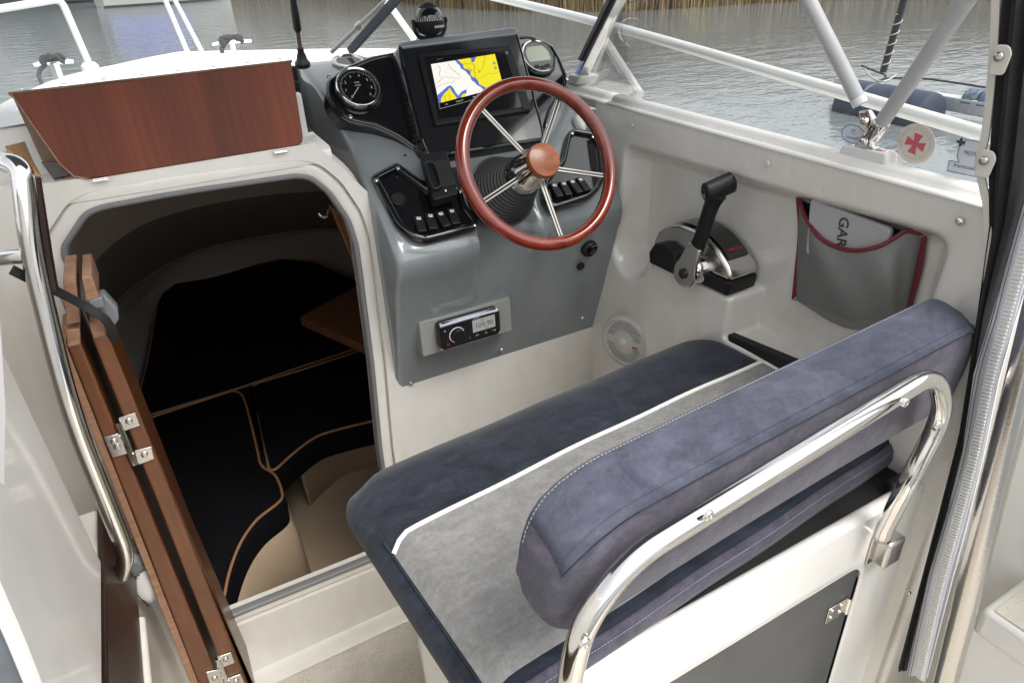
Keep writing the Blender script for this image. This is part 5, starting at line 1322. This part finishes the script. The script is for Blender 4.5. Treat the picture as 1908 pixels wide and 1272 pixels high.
# ================================================================== STARBOARD QUARTER: canopy struts, curtain, post
t = thing('canopy_bracket', 'white deck bracket with steel hinges carrying both canopy struts', 'bracket', W(1612, 296, x=1.045))
bb_ = W(1615, 300, x=1.034)
fbk = Frame(V((bb_.x, bb_.y, zc(bb_.y) + .0135)), (0, -1, 0), (1, 0, 0))
make('base_block', loft([[fbk.p(a * s_, b * s_, h) for a, b in rr2(.088, .030, .008)] for s_, h in ((1, -.004), (1, .006), (.9, .014))]), WPLAST, t, bevel=.002)
ph = W(1616, 263, x=1.043)
make('hinge_plate', box(Frame(fbk.p(0, 0, .012), (0, -1, 0), (1, 0, 0)), .026, .018, .006), BRUSH, t, bevel=.002)
make('hinge_ear', prism([ph + V((-.006, .013, -.03)), ph + V((-.006, .013, 0)), ph + V((-.006, .006, .014)), ph + V((-.006, -.006, .014)), ph + V((-.006, -.013, 0)), ph + V((-.006, -.013, -.03))], V((.012, 0, 0))), CHROME, t, bevel=.003)
make('hinge_ear', prism([W(x, y, x=1.036) for x, y in ((1598, 208), (1618, 205), (1634, 232), (1622, 250), (1605, 232))], V((.010, 0, 0))), CHROME, t, bevel=.003)
screw(Frame(ph + V((-.0075, 0, 0)), (0, -1, 0), (0, 0, 1)), .007, t); screw(Frame(W(1612, 226, x=1.034), (0, -1, 0), (0, 0, 1)), .007, t)
for u_ in (-.030, .030): screw(fbk.at(u_, 0, .012), .006, t)
make('rust_streak', loft([[fbk.p(.020 + .008 * c * math.cos(k * .63), .004 * c * math.sin(k * .63) - .004, .0135 + h) for k in range(10)] for c, h in ((1, 0), (.6, .002), (.2, .0025))]), SKIN_R, t)
def strut(label, pxl, xx0, xx1, r_, ferr):
    a_, b_ = W(*pxl[0], x=xx0), W(*pxl[1], x=xx1); d_ = (b_ - a_); b2 = a_ + d_.normalized() * .62
    t = thing('canopy_strut', label, 'strut', a_, 'grey canopy struts')
    make('tube', tube([a_ + d_.normalized() * .012, b2], r_, 20), STRUT, t)
    if ferr: make('ferrule', lathe(Frame(a_ - d_.normalized() * .008, d_.orthogonal(), d_.cross(d_.orthogonal())), [(r_ * .9, 0), (r_ * 1.14, .001), (r_ * 1.14, .030), (r_ * 1.05, .032)], 24), CHROME, t)
    else: make('end_cap', lathe(Frame(a_ + d_.normalized() * .004, d_.orthogonal(), d_.cross(d_.orthogonal())), [(r_ * .6, 0), (r_ * 1.04, .001), (r_ * 1.04, .012), (r_ * .98, .013)], 24), WPLAST, t)
    return t
strut('grey canopy strut leaning left from the deck bracket', ((1606, 200), (1506, 0)), 1.036, 1.0, .0115, False)
strut('grey canopy strut leaning right from the deck bracket', ((1630, 247), (1808, -10)), 1.030, .97, .0115, True)
# unseen canopy inferred above the struts, added and sized to shape light and reflections
CAN = thing('canopy', 'dark canvas canopy above the grey struts, added out of view to shape the light', 'canopy', (.37, .9, 2.0))
make('top', thick_sheet([[(CXB + s_ * .74, y, 2.06 - .14 * s_ * s_ - .12 * ((y - .95) / .7) ** 2) for s_ in (-1, -.75, -.5, -.25, 0, .25, .5, .75, 1)] for y in (.72, .9, 1.1, 1.3, 1.45, 1.6)], (0, 0, .004)), CANVASG, CAN, smooth=60)
# black rolled curtain, white zip flap
XC = .962
t = thing('side_curtain', 'black rolled side curtain hanging at the right edge', 'curtain', W(1720, 1230, x=XC))
lft = [(1868, -20), (1858, 100), (1846, 250), (1842, 312), (1846, 418), (1828, 571), (1795, 800), (1752, 960), (1715, 1100), (1678, 1240)]
rgt = [(1960, -20), (1945, 120), (1930, 240), (1918, 330), (1896, 418), (1852, 571), (1808, 800), (1770, 960), (1736, 1085), (1696, 1245)]
rows = []
for (a, b), (c, d_) in zip(lft, rgt):
    pa, pb2 = W(a, b, x=XC), W(c, d_, x=XC - .004)
    rows.append([pa.lerp(pb2, k / 8) + V((-.016 * math.sin(math.pi * k / 8) - .006 * math.sin(k * 2.2), 0, 0)) for k in range(9)])
make('roll', thick_sheet(rows, (.01, 0, 0)), CANVASB, t, smooth=60)
make('binding', ribbon(catmull([W(x, y, x=XC - .006) for x, y in ((1858, -10), (1852, 120), (1838, 250), (1826, 300), (1832, 340), (1842, 400), (1842, 560))], 6), .010, .004, V((-1, 0, 0))), VINYLC, t, bevel=.001)
for x, y, r_ in ((1866, 112, .016), (1838, 305, .013)):
    p = W(x, y, x=XC - .020); f_ = Frame(p, (0, -1, 0), (0, 0, 1))
    tb_ = make('fastener_tab', flat(f_, round2([(-.010, -.017), (.008, -.017), (.011, .008), (.005, .017), (-.010, .017)], .005, 4), .003, 0), VINYLC, t, bevel=.001)
    screw(f_.at(-.002, .004, .003), .006, tb_, 'stud', BRUSH)
XZ = .948
t = thing('zip_flap', 'white vinyl zip flap hanging down the right-hand side', 'zip flap', W(1710, 1270, x=XZ))
zl = [(1935, 280), (1907, 371), (1867, 516), (1848, 591), (1817, 695), (1793, 837), (1763, 948), (1730, 1060), (1690, 1256)]
zr = [(1990, 310), (1946, 410), (1912, 530), (1892, 600), (1864, 705), (1832, 850), (1797, 985), (1762, 1120), (1728, 1262)]
zz = list(zip(zl, zr))
rows = [[W(a[0], a[1], x=XZ).lerp(W(b[0], b[1], x=XZ - .010), k / 6) + V((.004 * math.sin(i * 1.3 + k), 0, 0)) for k in range(7)] for i, (a, b) in enumerate(zz)]
make('vinyl', thick_sheet(rows, (.003, 0, 0)), VINYL, t, smooth=60)
for f_ in (.10, .24):
    make('seam', tube(catmull([W(a[0], a[1], x=XZ).lerp(W(b[0], b[1], x=XZ - .010), f_) + V((-.0045, 0, 0)) for a, b in zz], 6), .0004, 5), CANVASB, t)
zp = catmull([W(a[0], a[1], x=XZ).lerp(W(b[0], b[1], x=XZ - .010), .72) + V((-.005, 0, 0)) for a, b in zz], 30)
gs = []; acc = 0; nxt = 0
for a_, b_ in zip(zp, zp[1:]):
    l = (b_ - a_).length
    while nxt < acc + l:
        q_ = a_.lerp(b_, (nxt - acc) / l); d_ = (b_ - a_).normalized(); gs.append(box(Frame(q_ + V((-.0014, 0, 0)), d_.cross(V((-1, 0, 0))), d_), .0105, .0024, .0035)); nxt += .0056
    acc += l
zo = make('zip_teeth', join(*gs), PIPEW, t, smooth=0); zo['kind'] = 'stuff'
make('zip_tape', ribbon(zp[::6], .017, .0015, V((-1, 0, 0))), VINYL, t)
pa, pb2 = W(1924, 620, x=.80), W(1757, 1290, x=.80)
d_ = (pb2 - pa)
t = thing('canopy_post', 'thick wet stainless steel post at the right edge', 'post', pb2)
make('tube', tube([pa - d_ * .7, pa, pb2, pb2 + d_ * .25], .0150, 20), mat('damp_steel', (.56, .54, .51), .2, metal=1., bump=(220, .25, .0006)), t)
# aft starboard quarter mouldings
make('quarter_wall', thick_sheet([[(1.13, y, z) for y in (-.9, 0, .425)] for z in (.0, .5, 1.28)], (.02, 0, 0)), WHITE, boat, smooth=0)
make('quarter_ledge', abox(.995, 1.13, -.9, .30, .60, .66), WHITE, boat, bevel=.012, seg=4)
make('quarter_ledge_tread', abox(1.005, 1.12, -.8, .285, .660, .663), FLOOR, boat, smooth=0)
make('quarter_face', abox(.998, 1.012, -.9, .30, 0, .605), WHITE, boat, smooth=0)
make('quarter_rib', prism([V((.998, .425, 0)), V((.985, .425, 1.29)), V((1.13, .425, 1.29)), V((1.13, .425, 0))], V((0, -.03, 0))), CREAM, boat, bevel=.01, seg=4)
for x, y in ((1728, 857), (1694, 1101)):
    screw(Frame(W(x, y, x=.965) + V((-.001, 0, 0)), (0, -1, 0), (0, 0, 1)), .005, boat, m=BRUSH)
# black seat slides behind the rail
lone('seat_slide', abox(.90, .955, .437, .452, .845, .862), BLACKP, 'short black seat slide end below the rail socket', 'seat slide', bevel=.004)

# ================================================================== STICKERS ON THE SIDE PANE
def stick_frame(x, y):
    n_ = V((1, -.03, .10)).normalized(); p = W(x, y, pl=(n_, V((1.055, 1.0, zc(1.0) + .02)))); return Frame(p, (0, -1, 0), V((-.10, 0, 1)))
PAPER = mat('cream_sticker', (.55, .50, .43), .6, noise=60, color2=(.62, .57, .50)); PAPERW = mat('pale_sticker', (.55, .60, .66), .6)
f_ = stick_frame(1706, 268)
t = thing('round_sticker', 'round cream sticker with a red cross on the side pane', 'sticker', f_.p(0, -.03, 0))
make('disc', lathe(f_, [(.0305, 0), (.0305, .0008), (.0003, .0008)], 40), PAPER, t)
f3 = f_.rot(R(-12))
arm = [(.004, .004), (.009, .0155), (-.009, .0155), (-.004, .004)]
CROSS = mat('faded_red_print', (.50, .085, .11), .6)
cp = []
for k in range(4):
    c_, s_ = math.cos(k * math.pi / 2), math.sin(k * math.pi / 2); cp += [(a * c_ - b * s_, a * s_ + b * c_) for a, b in ((.0032, .0032), (.0072, .0155), (-.0072, .0155))][::1]
make('cross', ([f3.p(a, b, .0012) for a, b in cp], [tuple(range(len(cp)))]), CROSS, t, smooth=0)
FAINT = mat('faint_print', (.42, .37, .32), .6)
for k in range(24):
    an = k * math.pi / 12; make('ring_letter', text_geo('DANSKSEJLUNION REDNINGSRI'[k], .0062, Frame(f_.p(.0235 * math.cos(an), .0235 * math.sin(an), .0012), -f_.u * math.sin(an) + f_.v * math.cos(an), -f_.u * math.cos(an) - f_.v * math.sin(an))), FAINT, t, smooth=0) if 'DANSKSEJLUNION REDNINGSRI'[k] != ' ' else None
f_ = stick_frame(1590, 250)
t = thing('oval_sticker', 'oval blue and white printed sticker left of the canopy bracket', 'sticker', f_.p(0, -.015, 0))
make('oval', loft([[f_.p(.023 * c * math.cos(k * math.pi / 16), .0165 * c * math.sin(k * math.pi / 16), h) for k in range(32)] for c, h in ((1, 0), (1, .0008))]), PAPERW, t)
make('border', tube([f_.p(.0215 * math.cos(k * math.pi / 16), .0152 * math.sin(k * math.pi / 16), .001) for k in range(32)], .0006, 4, closed=True), LETTERB, t)
for k, (s_, v_) in enumerate((('DS', .006), ('~~~~', .001), ('Danmark', -.006))):
    make('print', text_geo(s_, .0065, Frame(f_.p(0, v_, .0012), -f_.u, f_.v)), LETTERB, t, smooth=0)
f_ = stick_frame(1798, 295)
t = thing('square_sticker', 'pale square STOP sticker seen from behind at the pane edge', 'sticker', f_.p(0, -.03, 0))
o_sq = [(-.022, -.024), (.022, -.024), (.022, .028), (-.006, .028), (-.006, .020), (-.012, .020), (-.012, .0), (-.008, -.006), (-.022, -.006)]
make('film', flat(f_, o_sq, .0008, 0), PAPERW, t)
make('outline', tube([f_.p(a, b, .001) for a, b in offset2(o_sq, -.0012)], .0005, 4, closed=True), LETTERD, t)
mir = lambda a, b: Frame(f_.p(a, b, .0012), -f_.u, f_.v)
make('print', text_geo('STOP!', .0085, mir(.008, .008)), LETTERD, t, smooth=0)
make('print', text_geo('Secumark', .0080, mir(.002, -.012)), LETTERD, t, smooth=0)
make('plus_sign', join(box(f_.at(-.010, .022, .0010), .012, .004, .0004), box(f_.at(-.010, .022, .0011), .004, .012, .0004)), LETTERD, t, smooth=0)

# ================================================================== TRIM: the boat and all it carries sit a little bow-down
for o in list(scene.objects):
    if o.parent is None and o not in ENV and o.type in {'MESH', 'EMPTY'}:
        o.matrix_world = TRIM @ Matrix.Translation(o.location)
